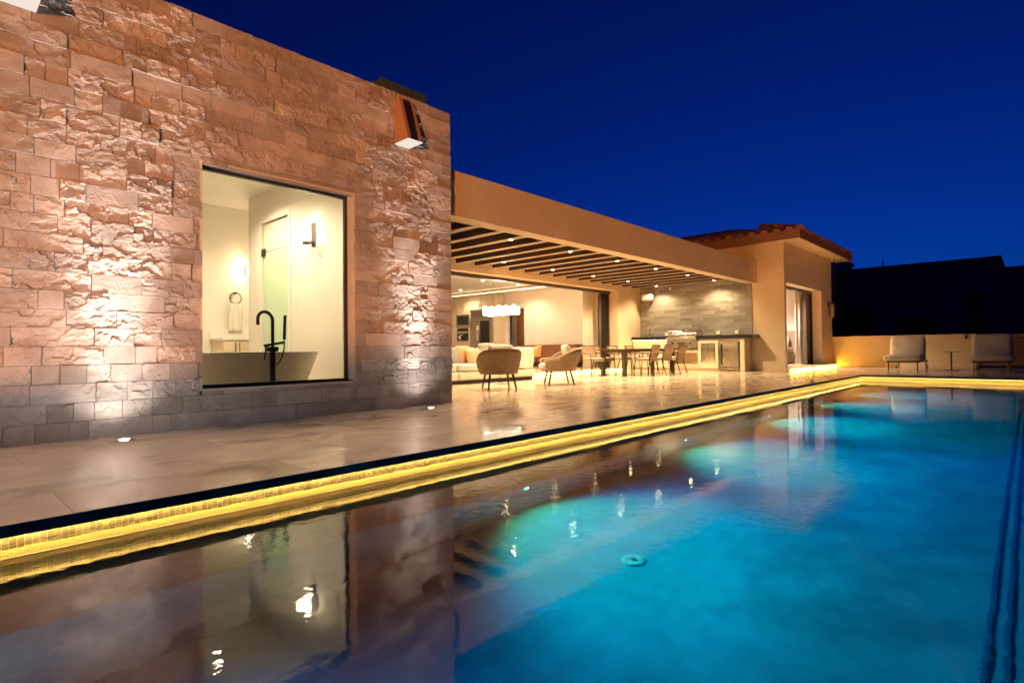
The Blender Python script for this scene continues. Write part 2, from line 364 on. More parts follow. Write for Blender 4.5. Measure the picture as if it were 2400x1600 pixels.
rows = [YP, 3.87] + [3.87 + 0.83*k for k in range(1, 9)]
rows[-1] = 10.5
for j in range(len(rows)-1):
    x = 0.53 - LX*(6 if j == 0 else 5) + (0.6 if j % 2 else 0)
    while x < XW-0.05:
        x1 = min(x+LX, XW-0.012); y0, y1 = rows[j], rows[j+1]
        if x1 > -6.5 and x1-x > 0.05: slab(x, x1, y0, y1, 0.045 if j == 0 else 0.02)
        x = x1 if x1 >= XW-0.02 else x+LX
for j in range(8):
    y1 = YP - j*0.83; y0 = y1-0.83
    x = XP
    while x < XW-0.05:
        x1 = min(x+LX, XW-0.012); slab(x, x1, y0, y1, 0.045 if x == XP else 0.02); x += LX
for j in range(8):
    y1 = YP - j*0.83; y0 = y1-0.83
    for k in range(3): slab(PX0-1.2*(k+1), PX0-1.2*k, y0, y1, 0.045 if k == 0 else 0.02)
for k in range(16): slab(PX0+k*LX, min(XP, PX0+(k+1)*LX), PY0-0.83, PY0, 0.045)

# ------------------------------------------------------------------ pool
pool = empty('pool'); pool['kind'] = 'structure'
FL, BZ, BY = -1.22, -0.46, 2.66
pb = MB()
pb.add([(PX0, PY0, FL), (XP, PY0, FL), (XP, YP+.04, FL), (PX0, YP+.04, FL)], [(0, 1, 2, 3)])
pb.build('pool_floor', M_poolpl, pool)
wl = MB()
wl.box(PX0-0.05, XP+0.09, YP+0.04, YP+0.09, FL-0.1, -0.06)
wl.box(XP+0.04, XP+0.09, PY0, YP+0.04, FL-0.1, -0.06)
wl.box(PX0-0.09, PX0-0.04, PY0, YP+0.04, FL-0.1, -0.06)
wl.box(PX0-0.09, XP+0.09, PY0-0.09, PY0-0.04, FL-0.1, -0.06)
wl.build('pool_wall', M_poolpl, pool)
MB().box(PX0-0.04, XP+0.04, BY, YP+0.04, FL-0.05, BZ, bev=0.03).build('bench', M_bench, pool)
# grout strip behind the mosaic, three tile rows, gritty band at the waterline
P_, T_ = 0.0262, 0.0234
MB().box(PX0, XP+0.04, YP+0.034, YP+0.0398, -0.128, -0.045).build('mosaic_grout', M_mgrout, pool)
MB().box(XP+0.034, XP+0.0398, PY0, YP+0.034, -0.128, -0.045).build('mosaic_grout', M_mgrout, pool)
gb = MB(); N = 900
vs = []
for i in range(N+1):
    x = PX0 + (XP+0.03-PX0)*i/N
    j = 0.008*mn.noise(Vector((x*9, 0, 0))) + 0.004*mn.noise(Vector((x*40, 2, 0)))
    vs += [(x, YP+0.036, -0.110+j), (x, YP+0.024, -0.122+j*.6), (x, YP+0.008, -0.153), (x, YP+0.02, -0.42)]
gb.add(vs, [(i*4+k, i*4+k+1, (i+1)*4+k+1, (i+1)*4+k) for i in range(N) for k in range(3)], True)
gb.build('waterline_band', M_gold, pool)
gb = MB(); vs = []
for i in range(301):
    y = PY0 + (YP+0.036-PY0)*i/300; j = 0.006*mn.noise(Vector((y*9, 7, 0)))
    vs += [(XP+0.036, y, -0.112+j), (XP+0.024, y, -0.124+j*.6), (XP+0.008, y, -0.153), (XP+0.02, y, -0.42)]
gb.add(vs, [(i*4+k, i*4+k+1, (i+1)*4+k+1, (i+1)*4+k) for i in range(300) for k in range(3)], True)
gb.build('waterline_band', M_gold, pool)
tile_me = MB().box(-T_/2, T_/2, -0.004, 0.002, -T_/2, T_/2, bev=0.0012).mesh('mosaic_tile'); tile_me.materials.append(M_mosaic)
cand = []
ncol = int((XP+0.02-PX0)/P_)
for c in range(ncol):
    for r_ in range(3): cand.append((PX0+P_*(c+.5), YP+0.034, -0.0605-P_*r_, 0))
near = sorted([q for q in cand if q[0] > 0.20], key=lambda q: q[0])[:300]; ns = set(near)
for q in near:
    o = link('mosaic_tile', tile_me, pool); o.location = q[:3]
rest = MB()
for q in cand:
    if q not in ns:
        rest.box(q[0]-T_/2, q[0]+T_/2, q[1]-0.004, q[1]+0.002, q[2]-T_/2, q[2]+T_/2)
for c in range(int((YP-PY0)/P_)):
    for r_ in range(3):
        y = YP+0.03-P_*(c+.5); z = -0.0605-P_*r_
        rest.box(XP+0.03, XP+0.036, y-T_/2, y+T_/2, z-T_/2, z+T_/2)
rest.build('mosaic_tiles_beyond', M_mosaic, pool, 'stuff')
# coping edge strip, its shade painted in as dark green, and the amber strip tucked under it
MB().box(PX0-0.004, XP-0.0, YP-0.006, YP-0.001, -0.0555, -0.0015).build('shaded_coping_edge', M_coping, pool)
MB().box(XP-0.006, XP-0.001, PY0, YP-0.006, -0.0555, -0.0015).build('shaded_coping_edge', M_coping, pool)
MB().box(PX0, XP, YP+0.006, YP+0.018, -0.0495, -0.0462).build('led_strip', E_warm, pool)
MB().box(XP+0.006, XP+0.018, PY0, YP, -0.0495, -0.0462).build('led_strip', E_warm, pool)
MB().box(PX0, XP+.0085, YP+.0016, YP+.0085, -0.1535, -0.1475).build('meniscus_line', M_ceram, pool)  # white strip put in for the bright meniscus line on the water
MB().box(XP+.0015, XP+.0085, PY0, YP+.0015, -0.1535, -0.1475).build('meniscus_line', M_ceram, pool)
for dy in (0.155, 0.095): MB().box(-1.5, 13.5, dy-0.010, dy+0.010, FL, FL+0.004).build('lane_tile_line', M_lane, pool)
wat = MB().add([(PX0-.04, PY0-.04, ZW), (XP+.04, PY0-.04, ZW), (XP+.04, YP+.04, ZW), (PX0-.04, YP+.04, ZW)], [(0, 1, 2, 3)])
wat.build('water', M_water, kind='structure')

pl_names = ['far-left', 'near-left']
def pool_light(x, label):
    t = thing('underwater_light', label, 'pool light', (x, BY, -0.60), 0, 'underwater lights along the pool bench')
    MB().lathe([(0.0, 0), (0.055, 0), (0.055, 0.012), (0.03, 0.02), (0.022, 0.02)], M=T(rx=PI/2), n=20).build('bezel', M_steel, t)
    MB().lathe([(0.0, 0.016), (0.022, 0.016), (0.023, 0.012)], M=T(rx=PI/2), n=20).build('lens', E_cyan, t)
    lamp('beam', 'SPOT', PL_W, (0.0, 0.43, 1.0), t, (0, -0.05, 0), (0.12, -1, -0.18), 152, 0.9, 0.05)
    lamp('green_glow', 'SPOT', PL_G, (0.0, 1.0, 0.42), t, (0.02, -0.05, 0), (0, -0.75, -0.65), 112, 1.0, 0.05)
PL_W, PL_G = 185, 115
for k, lb in enumerate(['cyan underwater light in the pool corner nearest the camera',
        'cyan underwater light below the stone corner, brightest of the row', 'cyan underwater light below the reflected downlights of the pergola',
        'cyan underwater light below the tiled barbecue wall reflection', 'cyan underwater light below the bedroom door reflection', 'cyan underwater light closest to the far pool corner']):
    pool_light(-0.35 if k == 0 else 0.49 + 2.49*k, lb)
for k, lb in enumerate(['nearest pale round inlet on the pool floor', 'second pale round inlet on the pool floor from the camera', 'third pale round inlet on the pool floor from the camera',
                        'fourth pale round inlet on the pool floor from the camera', 'farthest pale round inlet on the pool floor']):
    t = thing('floor_inlet', lb, 'pool inlet', (2.79+2.08*k, 1.67, FL), 0, 'round inlets along the pool floor')
    MB().lathe([(0.064, 0), (0.066, 0.006), (0.055, 0.011), (0.024, 0.010), (0.020, 0.005)], n=28).build('ring', M_ceram, t)
    MB().lathe([(0.020, 0.005), (0.0, 0.005)], n=20).build('opening', M_black, t)

# ------------------------------------------------------------------ villa
villa = thing('villa', 'low stone and plaster villa with pergola terrace lit at dusk', 'house')
# --- stone block
core = MB()
core.box(-3.2, W0-0.02, YS+0.03, YS+0.26, -0.3, HS-0.06); core.box(W1+0.02, XC-0.03, YS+0.03, YS+0.26, -0.3, HS-0.06)
core.box(W0-0.02, W1+0.02, YS+0.03, YS+0.26, -0.3, WZ0-0.02); core.box(W0-0.02, W1+0.02, YS+0.03, YS+0.26, WZ1+0.02, HS-0.06)
core.box(XC-0.26, XC-0.03, YS+0.26, 10.75, -0.3, HS-0.06)
core.build('stone_wall', M_core, villa)
sw = [o for o in villa.children if o.name.startswith('stone_wall')][0]
def stone_mesh(x0, x1, z0, z1, prot, amp, seed, mb=None):
    gx = max(4, int((x1-x0)/0.0135)); gz = max(4, int((z1-z0)/0.0135)); mb = mb or MB()
    fr = 13.0; vs = []; j = 0.0022
    for a in range(gx+1):
        for b in range(gz+1):
            u, v = a/gx, b/gz; x = x0+j+(x1-x0-2*j)*u; z = z0+j+(z1-z0-2*j)*v
            p = Vector((x*fr+seed*3.1, seed, z*fr*1.25))
            q3 = p*0.62 + Vector((mn.noise(p), 0, mn.noise(p + Vector((5, 2, 9)))))*0.5
            dd, pp = mn.voronoi(q3)
            cell = mn.noise(pp[0]*3.7)                       # chipped facets: one level and tilt per cell
            h = 0.9*cell + 0.35*(q3-pp[0]).x*mn.noise(pp[0]*7.3+Vector((3, 3, 3)))*2 + 0.45*(q3-pp[0]).z + mn.fractal(p*1.3, 0.8, 2.1, 3)*0.42
            h += 0.5*mn.noise(p*0.2 + Vector((7, 1, 3)))
            vs.append((x, YS - prot - amp*h, z))
    nz = gz+1
    mb.add(vs, [(a*nz+b, (a+1)*nz+b, (a+1)*nz+b+1, a*nz+b+1) for a in range(gx) for b in range(gz)], amp < .004)
    yb = YS+0.035
    def side(idx):
        q = [vs[i] for i in idx]; n = len(q); w_ = q + [(p[0], yb, p[2]) for p in q]
        mb.add(w_, [(i, i+1, n+i+1, n+i) for i in range(n-1)], False)
    side([b for b in range(nz)][::-1]); side([gx*nz+b for b in range(nz)]); side([a*nz for a in range(gx+1)]); side([a*nz+gz for a in range(gx+1)][::-1])
    return mb
stones = []
NC = 26; ch = HS/NC
rs = random.Random(11)
zb = [0.0]
for c in range(NC): zb.append(zb[-1] + ch*rs.uniform(0.94, 1.06))
zb = [z*HS/zb[-1] for z in zb]; zb[0] = -0.05
for c in range(NC):
    x = -3.2 + rs.uniform(0, .3); z0, z1 = zb[c], zb[c+1]
    while x < XC-0.001:
        L_ = rs.choice([0.15, 0.18, 0.2, 0.24, 0.3, 0.34, 0.38, 0.42, 0.46, 0.52])*rs.uniform(0.92, 1.08)
        x1 = x+L_
        if XC - x1 < 0.12: x1 = XC
        ov = z1 > WZ0+0.002 and z0 < WZ1-0.002
        segs = [(x, x1, z0, z1)]
        if ov and x1 > W0 and x < W1:
            segs = []
            if x < W0-0.03: segs.append((x, W0, z0, z1))
            if x1 > W1+0.03: segs.append((W1, x1, z0, z1))
            mid0, mid1 = max(x, W0), min(x1, W1)
            if z0 < WZ0-0.02: segs.append((mid0, mid1, z0, WZ0))
            if z1 > WZ1+0.02: segs.append((mid0, mid1, WZ1, z1))
        for q in segs:
            k = rs.random()
            prot, amp = (rs.choice([0, .002, .004, .007, .010, .015, .022]), 0.002 if k < .2 else (0.009 if k < .52 else 0.016))
            if c < 3: amp *= 0.8; prot *= 0.5
            if c >= NC-1: prot *= 0.6
            # stones at the window and the corner stay tidy
            if abs(q[1]-W0) < .01 or abs(q[0]-W1) < .01 or abs(q[3]-WZ0) < .01 or abs(q[2]-WZ1) < .01: prot = min(prot, .012); amp *= .5
            if q[1] >= XC-.001: prot = min(prot, .015); amp *= .5
            stones.append((*q, prot, amp, rs.uniform(0, 60)))
        x = x1
def vis(q):
    x = (q[0]+q[1])/2; d = 0.733*x + 0.68*YS
    return (q[1]-q[0])*(q[3]-q[2])/max(0.5, d)**3 if q[1] > 0.3 else -1
stones.sort(key=vis, reverse=True)
for q in stones[:300]:
    stone_mesh(*q).build('stone', M_stone, sw)
rb = MB()
for q in stones[300:]: stone_mesh(*q, mb=rb)
rb.build('stones_beyond', M_stone, sw, 'stuff')
MB().box(-3.2, XC-0.005, YS+0.0, YS+0.3, HS-0.055, HS-0.012).build('wall_cap', M_stone, sw)
# --- bathroom window: reveal, frame, pane
win = empty('bathroom_window'); win.parent = villa
RV = YS+0.135
rv = MB()
rv.box(W1, W1+0.02, YS-0.012, RV+0.05, WZ0, WZ1+0.02); rv.box(W0-0.02, W0, YS-0.005, RV+0.05, WZ0, WZ1+0.02)
rv.box(W0-0.02, W1+0.02, YS-0.012, RV+0.05, WZ1+0.0205, WZ1+0.04); rv.box(W0-0.02, W1+0.02, YS-0.008, RV+0.05, WZ0-0.02, WZ0-0.0005)
rv.build('reveal', M_trim, win)
fb = MB(); t = 0.032
fb.box(W0+.001, W1-.001, RV, RV+.05, WZ1-t+.0195, WZ1+.0195); fb.box(W0+.001, W1-.001, RV, RV+.05, WZ0, WZ0+t)
fb.box(W0+.001, W0+t, RV+.001, RV+.049, WZ0+t, WZ1-t+.0195); fb.box(W1-t, W1-.001, RV+.001, RV+.049, WZ0+t, WZ1-t+.0195)
fb.build('frame', M_dark, win)
MB().box(W0+t, W1-t, RV+.02, RV+.026, WZ0+t, WZ1-t+.0195).build('pane', M_pane, win)
# --- bathroom shell
BX1, BZC, BYB = 3.95, 3.36, 10.6
ba = MB(); ba.box(-3.0, 5.0, YS+0.26, BYB+0.1, -0.05, 0.10); ba.build('bathroom_floor', M_trav, villa)
MB().box(-3.0, 5.03, YS+0.26, BYB+0.1, BZC, BZC+0.1).build('bathroom_ceiling', M_white, villa)
bw = MB()
bw.box(BX1, BX1+0.12, YS+0.26, 8.32, 0.10, BZC); bw.box(BX1, BX1+0.12, 9.30, 9.80, 0.10, BZC); bw.box(BX1, BX1+0.12, 8.32, 9.30, 2.86, BZC)
bw.box(-3.0, 5.0, BYB, BYB+0.1, 0.10, BZC); bw.box(-3.05, -2.95, YS+0.26, BYB, 0.10, BZC)
bw.box(4.99, 5.03, YS+0.26, BYB, 0.10, BZC); bw.box(BX1+0.12, 4.99, 9.72, 9.80, 0.10, BZC); bw.box(BX1+0.12, 4.99, 7.9, 7.98, 0.10, BZC)
bw.build('bathroom_wall', M_white, villa)
bt = MB(); bt.box(-3.0, W0-0.02, YS+0.262, YS+0.29, 0.1, BZC); bt.box(W1+0.02, BX1, YS+0.262, YS+0.29, 0.1, BZC); bt.box(W0-.02, W1+.02, YS+.262, YS+.29, 0.1, WZ0-0.02); bt.box(W0-.02, W1+.02, YS+.262, YS+.29, WZ1+0.04, BZC)
bt.build('bathroom_inner_wall', M_white, villa)
# door casing + frosted glass door in the sconce wall
cs = MB(); cs.box(BX1-0.012, BX1, 8.24, 8.32, 0.1, 2.94); cs.box(BX1-0.012, BX1, 9.30, 9.38, 0.1, 2.94); cs.box(BX1-0.012, BX1, 8.32, 9.30, 2.86, 2.94)
cs.build('door_casing', M_white, villa)
sd_ = thing('shower_door', 'pale green frosted glass door in the bathroom wall', 'door', (BX1+0.03, 8.35, 0.1))
M_frost = mat('frosted_green_glass', (0.52, 0.72, 0.52), 0.35, spec=0.6)
MB().box(0, 0.012, 0, 0.92, 0.01, 2.28, bev=0.003).build('frosted_panel', M_frost, sd_)
MB().box(0, 0.012, 0, 0.92, 2.29, 2.74).build('clear_transom', mat('pale_transom_glass', (0.70, 0.70, 0.58), 0.2), sd_)
for z in (0.3, 2.22): MB().box(-0.03, 0.03, 0.84, 0.95, z, z+0.12, bev=0.004).build('hinge', M_black, sd_)
# bathroom things
tub = thing('bathtub', 'matt stone coloured freestanding bathtub behind the picture window', 'bathtub', (2.72, 7.0, 0.1))
tb = MB(); n = 48
def oval(sx, sy, z, k=2.6): return [(math.copysign(abs(math.cos(2*PI*i/n))**(2/k), math.cos(2*PI*i/n))*sx, math.copysign(abs(math.sin(2*PI*i/n))**(2/k), math.sin(2*PI*i/n))*sy, z) for i in range(n)]
rings = [oval(.70, .30, 0), oval(.76, .34, .14), oval(.86, .385, .40), oval(.945, .43, .625), oval(.955, .44, .642), oval(.95, .435, .65), oval(.925, .41, .648), oval(.90, .39, .62), oval(.8, .34, .3), oval(.66, .26, .14), oval(.02, .02, .12)]
tb.add([p for r in rings for p in r], [(i*n+k, i*n+(k+1) % n, (i+1)*n+(k+1) % n, (i+1)*n+k) for i in range(len(rings)-1) for k in range(n)], True)
tb.build('basin', M_tub, tub)
tf = thing('tub_filler', 'black floor standing bath tap with hand shower in front of the tub', 'tap', (2.90, 6.52, 0.1))
MB().tube([(0, 0, 0), (0, 0, 0.70)], 0.032, 14).lathe([(0.0, 0), (0.07, 0), (0.07, 0.012), (0.03, 0.02)], n=20).build('column', M_black, tf)
MB().tube([(0, 0, 0.70), (0, 0, 1.02)] + [(-0.085+0.085*math.cos(a), 0.02*math.sin(a), 1.02+0.095*math.sin(a)) for a in [PI*k/12 for k in range(1, 13)]] + [(-0.17, 0.0, 0.96)], 0.019, 12).build('spout', M_black, tf)
MB().tube([(-0.1, 0, 0.72), (0.14, 0, 0.76)], 0.016, 10).tube([(-0.08, 0, 0.68), (0.06, 0, 0.68)], 0.03, 12).build('valve', M_black, tf)
MB().tube([(-0.08, 0, 0.68), (-0.105, -0.01, 0.55)], 0.008, 8).build('lever', M_black, tf)
MB().tube([(0.14, 0, 0.79), (0.15, 0, 1.08)], 0.018, 12).build('hand_shower', M_black, tf)
MB().tube([(0.14, 0, 0.78), (0.135, 0, 0.68), (0.11, 0, 0.58), (0.06, 0.0, 0.50), (0.02, 0, 0.52)], 0.008, 8).build('hose', M_black, tf)
def bath_sconce(loc, label, aimx):
    t = thing('bathroom_sconce', label, 'wall light', loc, 0, 'bathroom wall lights')
    MB().box(-0.02, -0.001, -0.05, 0.05, -0.17, 0.17, bev=0.003).build('back_plate', M_bronze, t)
    MB().box(-0.10, -0.02, -0.012, 0.012, -0.14, -0.10).lathe([(0.0, -0.15), (0.05, -0.15), (0.05, -0.11), (0.0, -0.11)], c=(-0.12, 0, 0), n=20).build('bracket', M_bronze, t)
    MB().lathe([(0.0, -0.11), (0.045, -0.11), (0.045, 0.21), (0.0, 0.21)], c=(-0.12, 0, 0), n=24).build('glass_shade', E_lamp, t)
    lamp('bulb', 'POINT', 5, (1.0, 0.72, 0.40), t, (-0.22, 0, 0.05), size=0.05)
bath_sconce((BX1, 7.52, 2.42), 'glowing glass cylinder sconce on the bathroom wall', -1)
t = thing('vanity_sconce', 'mirror light half hidden behind the bathroom wall edge', 'wall light', (4.25, 10.59, 2.25))
MB().box(-0.05, 0.05, -0.02, -0.001, -0.1, 0.1).build('back_plate', M_bronze, t)
MB().lathe([(0, -.1), (0.04, -.1), (0.04, .15), (0, .15)], c=(0, -0.08, 0), n=18).build('glass_shade', E_lamp, t)
lamp('bulb', 'POINT', 16, (1.0, 0.72, 0.40), t, (0, -0.18, 0), size=0.05)
van = thing('vanity', 'cream vanity cabinet with black bar handles beside the towel', 'cabinet', (3.62, 10.02, 0.1))
MB().box(0, 1.3, 0.02, 0.57, 0.0, 0.86).build('body', M_cab, van)
MB().box(-0.02, 1.32, -0.01, 0.58, 0.86, 0.90).box(-0.02, 1.32, 0.55, 0.58, 0.90, 1.0).build('top', M_ceram, van)
for x in (0.01, 0.225):
    d = MB().box(x, x+0.205, 0.0, 0.019, 0.05, 0.83, bev=0.003).build('door', M_cab, van)
    hx = x+0.175 if x < 0.1 else x+0.03
    MB().tube([(hx, -0.03, 0.62), (hx, -0.03, 0.82)], 0.006, 8).tube([(hx, 0, 0.65), (hx, -0.03, 0.65)], 0.004, 6).tube([(hx, 0, 0.79), (hx, -0.03, 0.79)], 0.004, 6).build('handle', M_black, d)
tr = thing('towel_ring', 'black towel ring on the bathroom back wall', 'towel ring', (4.02, BYB, 1.73))
MB().tube([(0, 0, 0.09), (0, -0.05, 0.09)], 0.02, 10).build('mount', M_black, tr)
MB().tube([(0.1*math.sin(a), -0.05, 0.1*math.cos(a)) for a in [2*PI*k/28 for k in range(29)]], 0.008, 8, caps=False).build('ring', M_black, tr)
tw = MB(); vs = []
for i in range(13):
    for j in range(9):
        vs.append((-0.11-0.02*j/8+0.22*i/12 + 0.01*math.sin(j), -0.05-0.02*math.sin(i*1.1)-0.01, -0.1-0.5*j/8))
tw.add(vs, [(i*9+j, (i+1)*9+j, (i+1)*9+j+1, i*9+j+1) for i in range(12) for j in range(8)], True)
to = tw.build('hand_towel', M_towel); to.location = (4.02, BYB, 1.73); tag(to, 'white hand towel hanging from the black ring', 'towel')
sm_ = to.modifiers.new('thick', 'SOLIDIFY'); sm_.thickness = 0.025
sw_ = thing('light_switch', 'white light switch on the bathroom wall below the sconce', 'switch', (BX1, 8.06, 1.44))
MB().box(-0.008, 0, -0.045, 0.045, -0.07, 0.07, bev=0.003).build('plate', M_plastic, sw_); MB().box(-0.013, -0.008, -0.016, 0.016, -0.035, 0.035, bev=0.002).build('rocker', M_plastic, sw_)
bd = thing('blind_control', 'small white shade control on the wall beside the window frame', 'blind control', (BX1, 6.75, 0.95))
MB().box(-0.02, 0, -0.025, 0.025, -0.06, 0.06, bev=0.004).build('housing', M_plastic, bd); MB().tube([(-0.01, 0, 0.06), (-0.01, 0, 1.7)], 0.003, 6).build('chain', M_plastic, bd)
def downlight(loc, label, power, group, color=(1.0, 0.70, 0.38), angle=110, r=0.045, blend=0.6, em=None, name='downlight'):
    t = thing(name, label, 'downlight', loc, 0, group)
    MB().lathe([(r*1.5, 0.0), (r*1.5, -0.006), (r*1.05, -0.006), (r, -0.004)], n=20).build('trim_ring', M_ceram, t)
    MB().lathe([(0, -.005), (r, -.005)], n=20).build('diffuser', em or E_down, t)
    lamp('bulb', 'SPOT', power, color, t, (0, 0, -0.03), (0, 0, -1), angle, blend, 0.04)
downlight((3.0, 8.55, BZC-0.001), 'round bathroom ceiling light seen through the picture window', 290, None, angle=150, color=(1, .78, .52))
downlight((2.4, 6.70, BZC-0.001), 'added unseen bathroom ceiling light above the tub, hidden by the window head', 230, None, angle=150, color=(1, .78, .52))  # unseen lamp added to brighten the front of the tub

# ------------------------------------------------------------------ terrace: beam, pergola, living-room wall
MB().box(XC-0.02, XT, YB, YB+0.30, 2.767, 3.45).build('beam', M_plaster, villa)
MB().box(XC-0.02, XT, YB+0.30, 20.5, 3.34, 3.44).build('roof_slab', M_plaster, villa)
MB().box(XC-0.02, XT, YB+0.30, YI+0.0, 3.06, 3.10).build('terrace_ceiling', M_board, villa)
SLX = [9.28+0.645*i for i in range(-5, 14)]
for x in SLX:
    s = MB().box(x, x+0.17, YB+0.302, YI-0.002, 2.928, 3.058).build('pergola_slat', M_wood, villa)
    MB().box(x+0.004, x+0.166, YB+0.304, YI-0.004, 2.918, 2.9275).build('soffit_board', M_board, s)
lam_lab = ['downlight under the pergola nearest the stone wall, pool side', 'second pool-side pergola downlight from the stone wall', 'third pool-side pergola downlight from the stone wall',
           'fourth pool-side pergola downlight from the stone wall', 'fifth pool-side pergola downlight from the stone wall', 'pool-side pergola downlight closest to the tiled wall']
lam_lab2 = [l.replace('pool side', 'house side').replace('pool-side', 'house-side') for l in lam_lab]
PG = 430
for k in range(6):
    x = 9.28+0.645*(-2+3*k) + 0.085
    downlight((x if k < 5 else 17.69, 7.5, 2.9175), lam_lab[k], PG*(1 if k < 5 else .4), 'pergola downlights', r=0.04, angle=140)
    downlight((x if k < 5 else 17.69, 9.55, 2.9175), lam_lab2[k], PG*(1 if k < 5 else .4), 'pergola downlights', r=0.04, angle=140)
# living-room wall with the wide opening
OX0, OX1, OZ = 8.2, 16.74, 2.76
lw = MB(); lw.box(XC-0.03, OX0, YI, YI+0.4, 0, 3.34); lw.box(OX1, XT, YI, YI+0.4, 0, 3.34); lw.box(OX0, OX1, YI, YI+0.4, OZ, 3.34)
lw.build('living_room_wall', M_plaster, villa)
fr = empty('sliding_door_frame'); fr.parent = villa
MB().box(OX0, OX1-.001, YI+.30, YI+.42, OZ-0.085, OZ-.001).build('head_track', M_bronze, fr)
MB().box(OX1-0.05, OX1-.001, YI+.40, YI+.62, 0.1, OZ-0.086).build('jamb', M_dark, fr)
for k in range(4):
    y = YI+.33+0.055*k
    p = MB().box(OX1-0.62+0.05*k, OX1-0.56+0.05*k, y, y+0.045, 0.105, OZ-0.09).box(OX1-0.10-.002*k, OX1-0.052, y+.001, y+0.044, 0.105, OZ-0.09).build('stacked_panel', M_bronze, fr)
    MB().box(OX1-0.56+0.05*k, OX1-0.10, y+0.018, y+0.026, 0.12, OZ-0.1).build('pane', M_pane, p)
# step with amber strip
MB().box(OX0-1, OX1+0.0, YI-0.16, YI+0.6, -0.004, 0.055).box(OX0-1, OX1, YI-0.18, YI+0.6, 0.0555, 0.10).build('living_room_step', M_trav, villa)
MB().box(OX0-1, OX1-0.01, YI-0.186, YI-0.165, 0.036, 0.0545).build('led_strip', E_step, villa)

# living room shell
LR0, LR1, LYB, LZC = 7.6, 17.15, 20.3, 3.28
MB().box(LR0, LR1+0.02, YI+0.4, LYB, 0.0, 0.098).build('living_room_floor', M_trav, villa)
lr = MB(); lr.box(LR0-.1, LR0, YI+.4, LYB, 0.1, 3.34); lr.box(LR0-.1, LR1+.1, LYB, LYB+.1, 0.1, 3.34)
lr.box(LR1, LR1+.12, YI+.4, 15.22, 0.1, 3.34); lr.box(LR1, LR1+.12, 16.15, LYB, 0.1, 3.34); lr.box(LR1, LR1+.12, 15.22, 16.15, 2.45, 3.34)
lr.box(LR1+1.4, LR1+1.5, 14, 18, 0.1, 3.34); lr.box(LR1+.12, LR1+1.4, 14, 14.1, .1, 3.34); lr.box(LR1+.12, LR1+1.4, 17.9, 18, .1, 3.34)
lr.build('living_room_inner_wall', M_white, villa)
MB().box(LR0, LR1-0.55, YI+.4, LYB, LZC, LZC+.055).build('living_room_ceiling', M_white, villa)
cv = MB(); cv.box(LR1-0.62, LR1, YI+.4, LYB, 3.10, 3.14); cv.build('ceiling_cove', M_white, villa)
MB().box(LR1-0.60, LR1-0.52, YI+.7, LYB-.3, 3.145, 3.165).build('cove_strip', E_cove, villa)
tvp = MB().box(LR1-0.06, LR1-0.001, 11.9, 14.62, 0.94, 2.74, bev=0.002).build('wall_panel', M_white, villa)
for (x, y), lb in zip([(14.2, 14.6), (16.1, 14.6), (15.8, 17.6), (12.0, 12.6)], ['living room ceiling light above the sofa', 'living room ceiling light nearest the white wall panel', 'living room ceiling light in front of the kitchen', 'living room ceiling light near the terrace opening']):
    downlight((x, y, LZC-.001), lb, 155, 'living room downlights', color=(1, .70, .46), angle=140, r=0.06)
# wood credenza
cz = thing('credenza', 'long low warm wood credenza under the white wall panel', 'cabinet', (LR1-0.48, 12.25, 0.1))
MB().box(0, 0.42, 0, 3.2, 0.16, 0.82, bev=0.004).build('body', M_oak, cz)
for k in range(4): MB().box(-0.012, -0.001, 0.02+0.79*k, 0.79*k+0.79, 0.18, 0.80, bev=0.003).build('drawer_front', M_oak, cz)
MB().box(0.06, 0.4, 0.05, 3.15, 0, 0.16).build('plinth', M_dark, cz)
# interior door
dr = thing('interior_door', 'warm wood door standing ajar beside the white wall panel', 'door', (LR1+0.03, 15.25, 0.1), math.radians(-28))
MB().box(0, 0.04, 0, 0.9, 0, 2.3, bev=0.003).build('leaf', M_oak, dr)
for z in (0.45, 0.9, 1.35, 1.8): MB().box(-0.003, -0.0005, 0.02, 0.88, z, z+0.012).build('groove', M_dark, dr)
MB().tube([(-0.06, 0.08, 1.0), (0, 0.08, 1.0)], 0.012, 8).tube([(-0.06, 0.08, 1.0), (-0.06, 0.2, 1.0)], 0.01, 8).build('handle', M_black, dr)
dc = MB(); dc.box(LR1-.015, LR1, 14.72, 15.22, .1, 2.62); dc.box(LR1-.015, LR1, 15.22, 16.15, 2.45, 2.62); dc.box(LR1-.015, LR1, 16.15, 16.28, .1, 2.62)
dc.build('door_surround', M_ceram, villa)
# kitchen
kx = 16.55
kc = thing('kitchen_cabinets', 'tall cream kitchen cabinets around the steel refrigerator', 'cabinet', (kx, 16.33, 0.1))
MB().box(0, 0.58, 0, 0.13, 0, 2.98).box(0, 0.58, 1.47, 3.0, 0, 2.98).box(0, 0.58, 0.13, 1.47, 2.36, 2.98).build('carcass', M_cab, kc)
for k, (y, z0, z1, w_) in enumerate([(1.48, 2.33, 2.94, 0.46), (1.95, 2.33, 2.94, 0.46), (0.14, 2.38, 2.94, .66), (0.81, 2.38, 2.94, .65), (1.48, 0.1, 0.95, .93)]):
    d = MB().box(-0.02, -0.001, y, y+w_, z0, z1, bev=0.003).build('door', M_cab, kc)
    hy = y+0.05 if k in (1, 3) else y+w_-0.05
    MB().tube([(-0.05, hy, z0+0.06), (-0.05, hy, z0+0.26)], 0.01, 8).build('handle', M_black, d)
rf = thing('refrigerator', 'wide stainless built-in refrigerator with a glass door', 'refrigerator', (kx-0.01, 16.47, 0.1))
MB().box(0, 0.55, 0, 1.33, 0.05, 2.34).build('body', M_steel, rf)
dl = MB().box(-0.05, -0.002, 0.82, 1.32, 0.1, 2.02, bev=0.006).build('solid_door', M_steel, rf)
